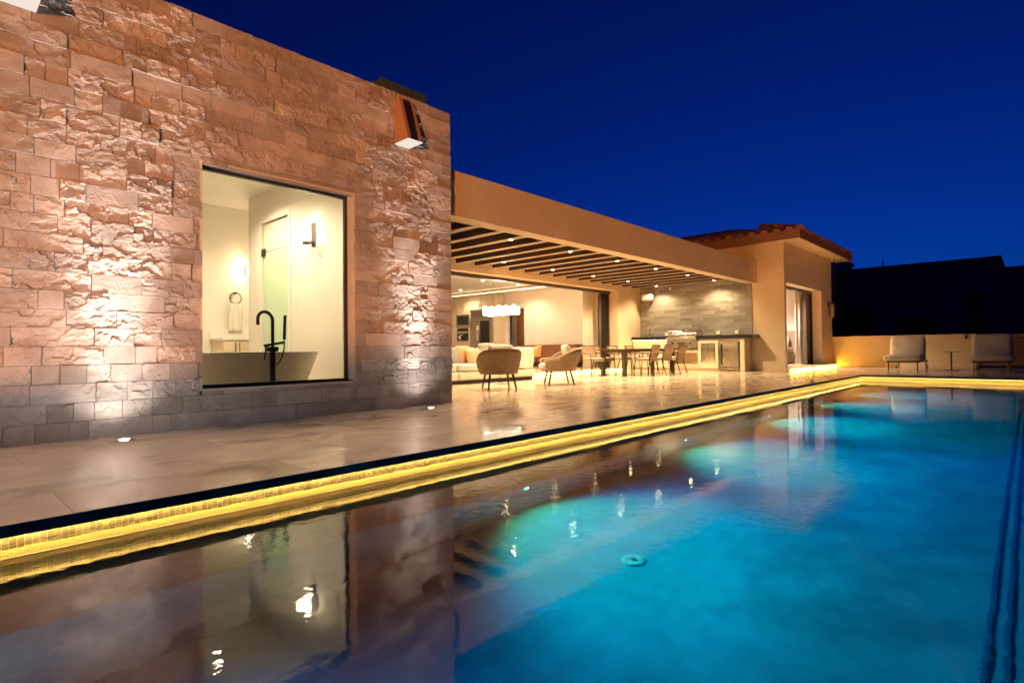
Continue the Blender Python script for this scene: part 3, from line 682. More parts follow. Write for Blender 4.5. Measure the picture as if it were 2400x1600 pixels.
MB().tube([(-0.1, 0.86, 0.5), (-0.1, 0.86, 1.7)], 0.015, 8).build('handle', M_steel, dl)
dg = MB().box(-0.05, -0.002, 0.01, 0.81, 0.1, 2.02, bev=0.006).build('glass_door', M_steel, rf)
MB().box(-0.055, -0.0505, 0.12, 0.68, 0.6, 1.88).build('pane', M_ovglass, dg); MB().tube([(-0.1, 0.77, 0.5), (-0.1, 0.77, 1.7)], 0.015, 8).build('handle', M_steel, dg)
for k in range(3): MB().box(-0.01, -0.001, 0.05, 1.28, 2.08+0.075*k, 2.11+0.075*k).build('vent_slot', M_dark, rf)
ov = thing('wall_oven', 'steel framed wall oven beside the refrigerator', 'oven', (kx-0.001, 17.85, 1.78))
MB().box(-0.03, 0, 0, 0.86, 0, 0.54, bev=0.004).build('frame', M_steel, ov); MB().box(-0.035, -0.0305, 0.07, 0.79, 0.08, 0.46).build('glass', M_ovglass, ov); MB().tube([(-0.07, 0.06, 0.5), (-0.07, 0.8, 0.5)], 0.012, 8).build('handle', M_steel, ov)
cm = thing('coffee_machine', 'built-in black coffee machine under the wall oven', 'coffee machine', (kx-0.001, 17.95, 1.18))
MB().box(-0.03, 0, 0, 0.7, 0, 0.53, bev=0.004).build('body', M_ovglass, cm); MB().box(-0.036, -0.0305, 0.02, 0.68, 0.30, 0.40).build('panel', M_steel, cm); MB().box(-0.06, -0.03, 0.28, 0.4, 0.2, 0.30).build('spout', M_steel, cm); MB().box(-0.05, -0.03, 0.45, 0.58, 0.05, 0.22, bev=.004).build('cup_tray', M_ceram, cm)
# chandelier
chd = thing('chandelier', 'glowing crystal bar chandelier over the living room table', 'chandelier', (13.5, 13.05, 1.9))
rc = random.Random(4)
MB().box(-0.12, 0.12, -0.72, 0.72, 0.05, 0.10).build('frame', M_steel, chd)
for k in range(9):
    y = -0.68+0.165*k
    for sx in (-0.1, 0.1):
        h_ = rc.uniform(0.24, 0.32)
        MB().lathe([(0.0, 0), (0.055, 0.0), (0.078, 0.06), (0.075, h_*.8), (0.05, h_), (0, h_)], c=(sx, y, rc.uniform(0.0, .03)), n=9, smooth=False).build('glass_shade', E_chand, chd)
for y in (-0.5, 0.5): MB().tube([(0, y, 0.1), (0, 0.28, 1.38)], 0.004, 6).build('cable', M_steel, chd)
lamp('bulbs', 'POINT', 160, (1.0, 0.74, 0.42), chd, (0, 0, -0.12), size=0.12)
# indoor dining table + camel chair
it = thing('indoor_table', 'round dark dining table inside the living room behind the sofa', 'table', (13.9, 14.1, 0.1))
MB().lathe([(0, 0.70), (0.85, 0.70), (0.87, 0.72), (0.87, 0.74), (0, 0.74)], n=40).build('top', M_dark, it); MB().lathe([(0.32, 0), (0.32, .03), (0.09, .06), (0.09, .70)], n=24).build('pedestal', M_dark, it)
def shell_chair(name, label, loc, rz, m):
    t = thing(name, label, 'chair', loc, rz)
    mb = MB(); vs = []; na = 28
    for i in range(na+1):
        a = -2.1 + 4.2*i/na; c_ = abs(a)/2.1
        top = 0.80 - 0.20*c_**2.2
        for z, rr in ((0.40, .22), (0.46, .27), (0.60, .29), (top, .31), (top, .285), (0.60, .265), (0.47, .24)):
            vs.append((-rr*math.cos(a)*0.95, rr*math.sin(a)*1.02, z))
    mb.add(vs, [(i*7+k, (i+1)*7+k, (i+1)*7+k+1, i*7+k+1) for i in range(na) for k in range(6)], True); mb.build('shell', m, t)
    MB().pillow(0.5, 0.48, 0.12, M=T(0.04, 0, 0.45)).build('seat', m, t)
    for sx, sy in ((-1, -1), (-1, 1), (1, -1), (1, 1)): MB().tube([(sx*.15, sy*.15, .42), (sx*.24, sy*.24, 0)], [.018, .011], 8).build('leg', M_legs, t)
shell_chair('indoor_chair', 'camel leather shell chair inside the living room', (15.0, 12.9, 0.1), math.radians(150), M_camel)
def curtain(name, label, x, y0, y1, z0, z1, along='y', n=60, amp=0.05, folds=6):
    vs = []
    for i in range(n+1):
        s = i/n; d = amp*math.sin(s*folds*2*PI) + 0.3*amp*math.sin(s*folds*4.3*PI+1)
        for z in (z0, (z0+z1)/2, z1):
            k = 1.0 if z > z0 else 1.25
            vs.append((x+d*k, y0+(y1-y0)*s, z) if along == 'y' else (y0+(y1-y0)*s, x+d*k, z))
    mb = MB().add(vs, [(i*3+k, (i+1)*3+k, (i+1)*3+k+1, i*3+k+1) for i in range(n) for k in range(2)], True)
    o = mb.build(name, M_curt); sm = o.modifiers.new('t', 'SOLIDIFY'); sm.thickness = 0.006; return tag(o, label, 'curtain')
curtain('curtain', 'pale linen curtain gathered beside the living room door stack', YI+0.72, OX1-1.05, OX1-0.3, 0.12, 2.9, along='x', folds=7)

# ------------------------------------------------------------------ tiled wall and barbecue counter
TW0, TW1, TWZ = 6.49, 10.49, 3.05
tw_ = MB().box(XT-0.012, XT, TW0, TW1, 1.10, TWZ).build('tiled_wall', M_grout, villa)
th, tl = 0.103, 0.405; r5 = random.Random(3); zz = 1.155; row = 0
tcache = {}
while zz < TWZ-0.02:
    y = TW0 + (0.0 if row % 2 else -tl/2) ; z1 = min(zz+th, TWZ-0.002)
    while y < TW1-0.01:
        a, b = max(y, TW0+0.002), min(y+tl, TW1-0.002)
        if b-a > 0.03:
            key = (round(b-a, 3), round(z1-zz, 3))
            if key not in tcache:
                me = MB().box(-0.008, 0.0, 0.0015, b-a-0.0015, 0.0015, z1-zz-0.0015, bev=0.003).mesh('wall_tile'); me.materials.append(M_gtile); tcache[key] = me
            o = link('wall_tile', tcache[key], tw_); o.location = (XT-0.0115, a, zz)
            o.rotation_euler = (0, r5.uniform(-.02, .02), r5.uniform(-.008, .008))
        y += tl
    zz += th; row += 1
CX, CY0, CY1, CT = 17.6, 6.53, 10.45, 1.03
ct = thing('barbecue_counter', 'long plaster barbecue counter with black granite top under the tiled wall', 'counter')
cb_ = MB()
cb_.box(CX, XT-.03, CY0, CY0+0.14, 0, CT-.001)              # right pier
cb_.box(CX, XT-.03, 7.36, 7.44, 0.08, CT-.001); cb_.box(CX+.0, XT-.03, 7.44, 7.94, 0.08, CT-.001); cb_.box(CX, XT-.03, 7.94, 8.04, .08, CT-.001)
cb_.box(CX, XT-.03, 9.11, CY1, 0.08, CT-.03); cb_.box(CX, CX+.1, 8.04, 9.11, 0.08, 0.16); cb_.box(XT-.1, XT-.03, 8.04, 9.11, 0.16, 0.6)
cb_.box(CX, XT-.03, 8.04, 9.11, 0.595, 0.70); cb_.box(CX+.06, XT-.03, 6.67, CY1, 0, 0.0795); cb_.box(CX+0.02, XT-.03, 6.67, 7.36, 0.93, CT-.001)
cb_.build('body', M_plaster, ct)
MB().box(CX-.03, XT-.1, 8.00, 9.15, 0.155, 0.20).build('niche_shelf', M_plaster, ct)
MB().box(CX-.06, XT-.02, CY0-.25, 8.04, CT, CT+.12, bev=.004).build('granite_top', M_counter, ct)
MB().box(CX-.06, XT-.02, 9.11, CY1+.02, CT, CT+.12, bev=.004).build('granite_top', M_counter, ct)
MB().box(XT-.14, XT-.021, 8.0402, 9.1098, CT-.001, CT+.118).build('granite_back', M_counter, ct)
MB().box(CX-.055, XT-.1, 8.02, 9.13, 0.70, 0.735, bev=.003).build('grill_ledge', M_counter, ct)
MB().box(CX-.03, CX-.01, 9.13, CY1, CT-.014, CT-.002).build('led_strip', E_step, ct)
gr = thing('grill', 'stainless built-in gas grill with domed hood and five knobs', 'grill', (CX-.05, 8.05, 0.74))
MB().box(-.03, 0.55, 0.0, 1.05, 0, 0.30, bev=.008).build('control_box', M_steel, gr)
MB().box(-.06, 0.02, -.01, 1.06, 0.30, 0.37, bev=.012).build('front_rail', M_steel, gr)
hd = MB(); pf = [(0.0, .37), (0.0, .44)] + [(0.26-0.26*math.cos(a), .44+.20*math.sin(a)) for a in [PI/2*k/8 for k in range(1, 9)]] + [(.42, .63), (.52, .55), (.54, .37)]
hd.prism([(p[0]+.01, p[1]) for p in pf], 0.02, 1.03, 'y'); ho = hd.build('hood', M_steel, gr)
MB().tube([(-.03, .1, .45), (-.03, .95, .45)], .014, 10).build('hood_handle', M_steel, gr)
MB().tube([(.10, .50, .58), (.03, .50, .62)], .03, 12).build('thermometer', M_black, gr)
for y in (.22, .42, .52, .62, .83): MB().tube([(-.03, y, .17), (-.07, y, .17)], [.035, .028], 12).build('knob', M_black, gr)
acc = thing('access_doors', 'stainless access doors in the counter beside the grill', 'cabinet door', (CX-.001, 7.45, .27))
MB().box(-.012, 0, 0, .48, 0, .63, bev=.003).build('frame', M_steel, acc)
for y in (.03, .245): MB().box(-.022, -.0125, y, y+.205, .03, .60, bev=.003).build('door_leaf', M_steel, acc)
fg = thing('undercounter_fridge', 'stainless undercounter fridge at the counter end nearest the pool', 'refrigerator', (CX, 6.69, .04))
MB().box(0.02, .5, 0, .65, 0, .88).build('body', M_dark, fg)
fd = MB().box(-.03, .0195, 0.015, .635, .11, .87, bev=.004).build('door', M_steel, fg)
MB().tube([(-.075, .55, .16), (-.075, .55, .82)], .016, 10).build('handle', M_bronze, fd)
gl = MB().box(-.02, .0195, 0.015, .635, .01, .10, bev=.003).build('grille', M_steel, fg)
for k in range(4):
    for y0 in (.06, .38): MB().box(-.0225, -.0205, y0+.05*k, y0+.05*k+.025, .03, .08).build('grille_slot', M_dark, gl)
fa = thing('faucet', 'tall gooseneck steel faucet at the barbecue counter sink', 'faucet', (17.92, 9.96, CT+.12))
MB().tube([(0, 0, 0), (0, 0, .26)] + [(-0.03*(1-math.cos(a)), 0.06*(1-math.cos(a)), .26+.075*math.sin(a)) for a in [PI*k/10 for k in range(1, 11)]] + [(-.06, .12, .18)], .013, 10).build('neck', M_steel, fa)
MB().lathe([(.03, 0), (.03, .01), (.018, .03)], n=16).tube([(0, -.02, .05), (0, -.09, .07)], .009, 8).build('base_and_lever', M_steel, fa)
for y, lb in ((7.58, 'white outlet box on the tiled wall above the access doors'), (6.97, 'white outlet box on the tiled wall nearest the pool'), (9.42, 'white outlet box on the tiled wall left of the grill')):
    t = thing('outlet_box', lb, 'outlet', (XT-.02, y, 1.24), 0, 'outlet boxes above the counter')
    MB().box(-.055, 0, -.065, .065, -.055, .055, bev=.006).build('cover', M_plastic, t); MB().box(-.04, 0, -.06, .06, -.075, -.056).build('flap', M_dark, t)
sp = thing('outdoor_speaker', 'white wall speaker on a bracket at the top of the tiled wall', 'speaker', (XT-.02, 10.12, 2.55))
MB().box(-.34, -.10, -.2, .2, -.13, .11, M=T(rz=.25, ry=.12), bev=.05).build('cabinet', M_plastic, sp); MB().box(-.12, 0, -.04, .04, -.05, .03).build('bracket', M_plastic, sp)

# ------------------------------------------------------------------ tower (bedroom)
DX0, DX1, DZ0, DZ1 = 18.40, 22.32, 0.12, 2.74
tz = 3.985
tm = MB()
tm.box(XT, DX0, YT, YT+.37, 0, tz); tm.box(DX1, XW, YT, YT+.37, 0, tz); tm.box(DX0, DX1, YT, YT+.37, DZ1, tz)
tm.box(XT, XT+.18, YT+.37, 10.9, 0, tz); tm.box(XW-.3, XW, YT+.37, 10.9, 0, tz); tm.box(XT+.18, XW-.3, 10.7, 10.9, 0, tz)
tm.build('tower_wall', M_plaster, villa)
MB().box(XT+.18, XW-.3, YT+.37, 10.7, -.01, .118).build('bedroom_floor', M_trav, villa)
MB().box(XT+.18, XW-.3, YT+.37, 10.7, 2.95, 3.05).build('bedroom_ceiling', M_white, villa)
bi = MB(); bi.box(XW-.33, XW-.3, YT+.38, 10.7, .12, 2.95); bi.box(XT+.18, XT+.2, YT+.38, 10.68, .12, 2.95); bi.box(XT+.2, XW-.33, 10.66, 10.7, .12, 2.95)
bi.box(DX1, XW-.33, YT+.37, YT+.4, .12, 2.95); bi.box(XT+.2, XW-.33, YT+.371, YT+.4, DZ1, 2.95); bi.build('bedroom_inner_wall', M_white, villa)
MB().box(XT+.05, XW-.001, YT-.10, YT+.0, .0, .055).box(XT+.02, XW-.001, YT-.125, YT-.001, .0555, .115).box(DX0, DX1, YT, YT+.37, .0, .115).build('bedroom_step', M_trav, villa)
for a, b in ((XT+.06, 20.6), (20.85, XW-.02)): MB().box(a, b, YT-.132, YT-.112, .034, .0545).build('led_strip', E_amber, villa)
bf = empty('bedroom_door_frame'); bf.parent = villa
MB().box(DX0, DX1, YT+.3, YT+.42, DZ1-.09, DZ1-.001).build('head_track', M_bronze, bf); MB().box(DX0, DX0+.05, YT+.18, YT+.42, DZ0, DZ1-.091).build('left_jamb', M_bronze, bf)
for k in range(4):
    y = YT+.32+.055*k
    p = MB().box(DX1-.70+.13*k, DX1-.60+.13*k, y, y+.045, DZ0, DZ1-.095).build('stacked_panel', M_bronze, bf)
    MB().box(DX1-.60+.13*k, DX1-.03, y+.018, y+.026, DZ0+.01, DZ1-.1).build('pane', M_pane, p)
MB().box(DX1-.03, DX1-.001, YT+.3, YT+.56, DZ0, DZ1-.091).build('right_jamb', M_dark, bf)
curtain('bedroom_curtain', 'white linen curtain drawn aside in the bedroom doorway', YT+.80, 22.2, 23.3, .13, 2.9, along='x', folds=6, amp=.07)
bed = thing('bed', 'bed with white linen and a wooden base seen through the bedroom door', 'bed', (20.9, 6.75, .12))
MB().box(0, 2.4, 0, 1.9, .05, .38, bev=.01).build('base', M_oak, bed); MB().box(.1, 2.42, .05, 1.85, .38, .62, bev=.06).build('mattress', M_fab, bed); MB().box(2.42, 2.5, -.1, 2.0, .1, 1.25, bev=.02).build('headboard', M_fabt, bed)
MB().box(0.2, .26, -.05, 1.95, .40, .655, bev=.02).box(.26, 1.2, -.02, 1.92, .50, .652, bev=.03).build('throw', M_fabg, bed)
pw = MB().pillow(.5, .7, .2, M=T(23.0, 7.2, .95, ry=-1.1)).build('bed_pillow', M_fab); tag(pw, 'plump white pillow propped on the bed', 'pillow')
downlight((20.6, 7.0, 2.949), 'bedroom ceiling light above the bed', 1300, None, angle=150, color=(1, .78, .58))
# soffit, fascia and tiles
EX0, EX1, EY0, EY1 = 17.88, 24.42, 4.96, 11.2
MB().box(EX0+.05, EX1-.05, EY0+.05, EY1, tz+.001, tz+.05).build('soffit', M_plaster, villa)
fa_ = MB(); fa_.box(EX0, EX0+.05, EY0, EY1, tz-.01, tz+.25); fa_.box(EX0+.05, EX1-.05, EY0, EY0+.05, tz-.01, tz+.25); fa_.box(EX1-.05, EX1, EY0, EY1, tz-.01, tz+.25)
fa_.build('fascia', M_fascia, villa)
cxm = (EX0+EX1)/2; hz_ = tz+.24; ridge = hz_ + (cxm-EX0)*0.30
rfm = MB().add([(EX0, EY0, hz_), (EX1, EY0, hz_), (EX1, EY1, hz_), (EX0, EY1, hz_), (cxm, EY0+(cxm-EX0), ridge), (cxm, EY1, ridge)], [(0, 1, 4), (0, 4, 5, 3), (1, 2, 5, 4)])
roof = rfm.build('tile_roof', M_clay, villa)
sl = math.atan(0.30)
def rtile(L_, r, m=10):
    vs = []
    for x in (0, L_):
        for k in range(m+1):
            a = PI*k/m; vs.append((x, r*math.cos(a), r*math.sin(a)*.95))
    n2 = m+1; fs = [(k, (k+1) % n2, n2+(k+1) % n2, n2+k) for k in range(n2)]
    return MB().add(vs, fs, True).add(vs[:n2], [tuple(range(n2))[::-1]]).add(vs[n2:], [tuple(range(n2))])
tA = rtile(.5, .125).mesh('roof_tile'); tA.materials.append(M_clay)
tB = rtile(.5, .095).mesh('roof_tile'); tB.materials.append(M_clay)
y = EY0+.30
while y < EY1-.2:
    for c in range(2):
        if c*0.44 > (y-EY0)-.1: break
        o = link('roof_tile', tA, roof); o.location = (EX0-.03+.44*c, y, hz_-.015+.44*c*.30+.012*c); o.rotation_euler = (0, -sl, 0)
    y += .36
x = EX0+.24
while x < EX1-.15:
    for c in range(2):
        if c*.44 > min(x-EX0, EX1-x)-.05: break
        o = link('roof_tile', tB, roof); o.location = (x, EY0-.03+.44*c, hz_-.012+.44*c*.30+.012*c); o.rotation_euler = (0, -sl, PI/2)
    x += .262
tC = rtile(.52, .14).mesh('hip_tile'); tC.materials.append(M_clay)
hl = math.atan(.30/math.sqrt(2))
for c in range(5):
    o = link('hip_tile', tC, roof); d = -.04+.45*c; o.location = (EX0+.02+d*.7071, EY0+.02+d*.7071, hz_+.0+d*.7071*.30+.012*c); o.rotation_euler = (0, -hl, PI/4)
# tower sconce + camera
ts = thing('tower_sconce', 'steel and glass cylinder sconce on the tower corner, unlit', 'wall light', (23.2, YT, 2.10))
MB().box(-.05, .05, -.02, -.001, .12, .3).tube([(0, -.02, .26), (0, -.14, .26), (0, -.14, .2)], .012, 8).build('bracket', M_bronze, ts)
MB().lathe([(.0, .22), (.085, .22), (.085, .19), (0.08, .19)], c=(0, -.14, 0), n=24).lathe([(.0, -.27), (.085, -.27), (.085, -.25), (.08, -.25)], c=(0, -.14, 0), n=24).build('caps', M_bronze, ts)
MB().lathe([(.078, -.25), (.078, .19)], c=(0, -.14, 0), n=24).build('glass_cylinder', mat('smoked_glass', (.35, .30, .24), .12, metal=.5), ts)
sc_ = thing('security_camera', 'small security camera under the tower eave', 'camera', (XW-.15, YT-.06, tz))
MB().lathe([(0.0, 0), (.05, 0), (.05, -.05), (.03, -.06), (0, -.06)], n=16).build('mount', M_plastic, sc_); MB().tube([(0, 0, -.08), (-.02, -.1, -.11)], .035, 12).build('lens_housing', M_black, sc_)
# chimney block on the roof of the stone wing
cbk = thing('chimney_block', 'grey block parapet rising behind the top of the stone wall', 'chimney')
MB().box(5.09, 6.0, 7.5, 9.2, HS-.1, 5.10, bev=.01).build('block', M_chim, cbk); MB().box(5.68, 5.69, 7.494, 7.499, HS-.1, 5.09).build('joint', M_dark, cbk)

# ------------------------------------------------------------------ wall sconces and uplights on the stone
def wedge_sconce(x, z, label):
    t = thing('wedge_sconce', label, 'wall light', (x, YS-.015, z), 0, 'copper wedge sconces on the stone wall')
    hw, dt, db, h_ = .115, .10, .29, .58
    # tapered copper box open at the front as a dark slot
    vs = [(-hw, 0, 0), (hw, 0, 0), (hw, -db, 0), (-hw, -db, 0), (-hw, 0, h_), (hw, 0, h_), (hw, -dt, h_), (-hw, -dt, h_)]
    MB().add(vs, [(0, 4, 7, 3), (1, 2, 6, 5), (4, 5, 6, 7), (0, 1, 5, 4)]).build('housing', M_copper, t)
    MB().add([(-hw, -db, 0), (-hw+.052, -db, 0), (-hw+.052, -dt, h_), (-hw, -dt, h_)], [(0, 1, 2, 3)]).add([(hw-.052, -db, 0), (hw, -db, 0), (hw, -dt, h_), (hw-.052, -dt, h_)], [(0, 1, 2, 3)]).build('front_cheek', M_copper, t)
    MB().add([(-hw+.052, -db+.012, 0), (hw-.052, -db+.012, 0), (hw-.052, -dt+.012, h_), (-hw+.052, -dt+.012, h_)], [(0, 1, 2, 3)]).build('dark_slot', M_dark, t)
    MB().box(-hw, hw, -db, 0, -.012, -.001).build('diffuser', emis('sconce_glow', (1, .88, .76), .9), t)
    lamp('bulb', 'SPOT', 300, (1, .72, .5), t, (0, -.18, -.06), (0, -.75, -1), 100, .8, .08)
wedge_sconce(4.44, 3.46, 'copper wedge sconce near the right corner of the stone wall')
wedge_sconce(0.60, 3.62, 'copper wedge sconce at the top left of the stone wall')
UPC = (1.0, 0.93, 0.86)
def uplight(x, label, power=130, y=5.76, color=UPC):
    t = thing('ground_uplight', label, 'uplight', (x, y, 0.001), 0, 'in-ground uplights along the stone wall')
    MB().lathe([(.075, 0), (.075, .004), (.042, .006), (.04, .004)], n=24).build('bezel', M_steel, t)
    MB().lathe([(0, .004), (.04, .004)], n=24).build('lens', E_white, t)
    lamp('long_beam', 'SPOT', power, color, t, (0, 0, .03), (0, .07, 1), 40, 1.0, .03)
    lamp('beam', 'SPOT', power*.17, color, t, (0, 0, .03), (0, .10, 1), 72, 1.0, .03)
    lamp('spill', 'SPOT', power*.038, color, t, (0, .02, .03), (0, .25, 1), 125, 1.0, .035)
uplight(1.27, 'bright in-ground uplight in front of the stone wall, left of the window', 720)
uplight(4.64, 'in-ground uplight at the right end of the stone wall', 560)
uplight(-2.1, 'in-ground uplight beyond the left edge of the stone wall', 900)
ku = thing('fill_uplight', 'added unseen fill uplight aimed at the stone wall from beyond its left end', 'uplight', (-0.35, 3.95, 0.001))  # lamp added out of view to fill the stone wall with cool light
MB().lathe([(.09, 0), (.09, .004), (.062, .006), (.06, .004)], n=24).build('bezel', M_steel, ku); MB().lathe([(0, .004), (.06, .004)], n=24).build('lens', E_white, ku)
lamp('beam', 'SPOT', 170, (0.90, 0.95, 1.0), ku, (0, 0, .03), (3.0, 2.14, 2.6), 105, .9, .03)
fl = thing('garden_floodlight', 'amber garden floodlight on a short post below the deck edge', 'floodlight', (-12.0, -8.5, -2.6))
MB().lathe([(0, 0), (.2, 0), (.2, .02), (.04, .04), (.04, 2.08)], n=18).build('post', M_black, fl)
MB().box(-.1, .1, -.06, .06, 2.08, 2.26, M=T(rz=.9), bev=.01).build('housing', M_black, fl)
lamp('beam', 'SPOT', 16500, (1.0, 0.345, 0.07), fl, (.12, .12, 2.25), (15.5, 12.8, 1.9), 46, .35, .12)

# ------------------------------------------------------------------ terrace furniture
sofa = thing('sofa', 'long cream modular sofa on a dark plinth under the pergola', 'sofa', (7.0, 9.1, 0))
MB().box(-.2, 3.62, .08, .95, .0, .09).build('plinth', M_dark, sofa)
for k in range(3):
    MB().box(-.15+1.27*k, 1.10+1.27*k, 0, 1.0, .09, .27, bev=.03).build('base_module', M_fab, sofa)
    MB().pillow(1.25, .98, .19, M=T(.475+1.27*k, .5, .355), e=.6, seed=k).build('seat_cushion', M_fab, sofa)
    MB().pillow(1.22, .40, .28, M=T(.475+1.27*k, .86, .61, rx=PI/2-.12), e=.5, seed=k+3).build('back_cushion', M_fab, sofa)
MB().pillow(.86, .46, .26, M=T(3.56, .45, .58, rx=PI/2, rz=PI/2), e=.5, seed=9).build('arm_bolster', M_fab, sofa)
def pillow(x, y, z, s, rz, tilt, m, label, sy=None):
    o = MB().pillow(s, sy or s*.9, .17, e=.12, n=14, seed=x*3).build('throw_pillow', m); o.location = (x, y, z)
    o.rotation_euler = (PI/2-tilt, 0, rz); tag(o, label, 'pillow', 'throw pillows on the terrace sofa')
pillow(8.72, 9.62, .63, .50, .15, .30, M_fabp, 'upper peach throw pillow at the left of the sofa')
pillow(8.84, 9.36, .56, .50, -.10, .45, M_fabp, 'front peach throw pillow leaning forward on the sofa')
pillow(8.28, 9.55, .60, .48, .1, .30, M_fabg, 'grey throw pillow beside the stone wall corner')
pillow(9.50, 9.62, .68, .54, -.1, .25, M_fabg, 'grey throw pillow in the middle of the sofa')
pillow(9.95, 9.42, .62, .54, .1, .35, M_fabt, 'taupe throw pillow half hidden by the armchair')

def make_armchair(name, label, loc, rz):
    t = thing(name, label, 'armchair', loc, rz, 'woven rope armchairs')   # faces +x
    mb = MB(); vs = []; na = 220; zs = 7
    for i in range(na+1):
        a = -2.25 + 4.5*i/na; c_ = abs(a)/2.25
        top = 0.56 + 0.20*max(0, 1-(c_/0.72)**2.4)**0.6 if c_ < .72 else 0.56 - .03*((c_-.72)/.28)
        rdg = 0.006*abs(math.sin(i*PI/2.0*1.0))
        for k in range(zs):
            s = k/(zs-1); z = 0.30+(top-0.30)*s
            r = .335 + .055*math.sin(s*PI/2) + rdg + .02*s*(1-c_)
            ex = .30 if c_ > .55 else 0
            vs.append((-r*math.cos(a)*1.0 + (.10 if c_ > .6 else 0)*(c_-.6)/.4 - .09*s*max(0, math.cos(a)), r*math.sin(a)*1.03, z))
    mb.add(vs, [(i*zs+k, (i+1)*zs+k, (i+1)*zs+k+1, i*zs+k+1) for i in range(na) for k in range(zs-1)], True)
    o = mb.build('woven_shell', M_rope, t); sm = o.modifiers.new('t', 'SOLIDIFY'); sm.thickness = .014
    rim = [vs[i*zs+zs-1] for i in range(0, na+1, 4)]
    low = [vs[i*zs] for i in range(0, na+1, 4)]
    MB().tube([low[0], vs[2], vs[4], rim[0]] + rim[1:] + [vs[na*zs+4], vs[na*zs+2], low[-1]], .017, 8).build('rim', M_rope, t)
    MB().tube(low, .014, 8).build('lower_rail', M_rope, t)
    MB().tube([(-.26, 0, .295), (.30, 0, .295)], .02, 8).tube([(0, -.3, .295), (0, .3, .295)], .02, 8).build('seat_frame', M_legs, t)
    MB().pillow(.66, .58, .14, M=T(.08, 0, .375, ry=-.06), e=.45, seed=loc[0]).build('seat_cushion', M_fab, t)
    MB().pillow(.46, .48, .15, M=T(-.20, 0, .62, ry=-1.25), e=.35, seed=loc[1]).build('back_cushion', M_fab, t)
    for sx, sy in ((-1, -1), (-1, 1), (1, -1), (1, 1)): MB().tube([(sx*.20, sy*.22, .30), (sx*.27, sy*.27, 0)], [.024, .016], 10).build('leg', M_legs, t)
make_armchair('rope_armchair', 'woven rope armchair with its back to the pool, nearest the stone wall', (7.72, 7.52, 0), math.radians(58))
make_armchair('rope_armchair', 'woven rope armchair seen from the side, between sofa and dining table', (9.50, 7.46, 0), math.radians(140))

dt = thing('dining_table', 'long dark outdoor dining table in front of the barbecue counter', 'table', (14.5, 8.4, 0))
MB().box(-1.5, 1.5, -.45, .45, .70, .74, bev=.004).box(-1.42, 1.42, -.40, .40, .655, .699).build('table_top', M_legs, dt)
for sx in (-1, 1):
    for sy in (-1, 1): MB().box(sx*1.38-.05, sx*1.38+.05, sy*.34-.05, sy*.34+.05, 0, .655, bev=.004).build('leg', M_legs, dt)
def make_dchair():
    t = thing('dining_chair', '', 'chair', (0, 0, 0), 0, 'rope dining chairs around the outdoor table')  # faces +x
    # rope back: vertical cords between two rails
    for sy in (-1, 1):
        MB().tube([(.23, sy*.23, 0), (.20, sy*.235, .43), (.20, sy*.25, .60)], [.012, .014, .014], 8).build('front_leg', M_legs, t)
        MB().tube([(-.32, sy*.22, 0), (-.20, sy*.235, .40), (-.25, sy*.245, .64), (-.31, sy*.23, .84)], [.012, .016, .014, .013], 8).build('rear_leg', M_legs, t)
        MB().tube([(.20, sy*.25, .60), (.05, sy*.265, .615), (-.25, sy*.245, .63)], .013, 8).build('armrest', M_legs, t)
    MB().tube([(-.31, -.23, .84), (-.33, 0, .835), (-.31, .23, .84)], .013, 8).build('top_rail', M_legs, t)
    MB().box(-.21, .21, -.235, .235, .40, .43, bev=.008).build('seat_frame', M_rope, t)
    r = MB()
    for k in range(25):
        y = -.215+.43*k/24; r.tube([(-.215, y, .42), (-.262, y*1.0, .62), (-.322+.01*abs(y)*4, y, .835)], .0065, 5, caps=False)
    r.build('rope_back', M_rope, t, 'stuff')
    r = MB()
    vs = []
    for i in range(17):
        y = -.228+.456*i/16
        for k in range(5):
            s = k/4; vs.append((-.268-.058*s-.01, y, .63+.205*s))
    r.add(vs, [(i*5+k, (i+1)*5+k, (i+1)*5+k+1, i*5+k+1) for i in range(16) for k in range(4)], True)
    o = r.build('woven_band', M_rope, t); m_ = o.modifiers.new('t', 'SOLIDIFY'); m_.thickness = .012
    MB().pillow(.45, .46, .085, M=T(0, 0, .465), e=.4).build('seat_cushion', M_fabt, t)
    return t
dc0 = make_dchair()
seats = [(12.98, 8.95, -110, 'dining chair turned to face the pool at the near left end of the table'),
         (13.65, 7.72, 96, 'first dining chair from the left on the pool side of the table'), (14.45, 7.72, 88, 'middle dining chair on the pool side of the table'), (15.30, 7.74, 92, 'right dining chair on the pool side of the table'),
         (13.75, 9.12, -88, 'left dining chair on the house side of the table'), (14.65, 9.12, -92, 'middle dining chair on the house side of the table'), (15.6, 9.10, -90, 'right dining chair on the house side of the table')]
for k, (x, y, a, lb) in enumerate(seats):
    o = dc0 if k == 0 else copy_tree(dc0); o.location = (x, y, 0); o.rotation_euler = (0, 0, math.radians(a)); o['label'] = lb

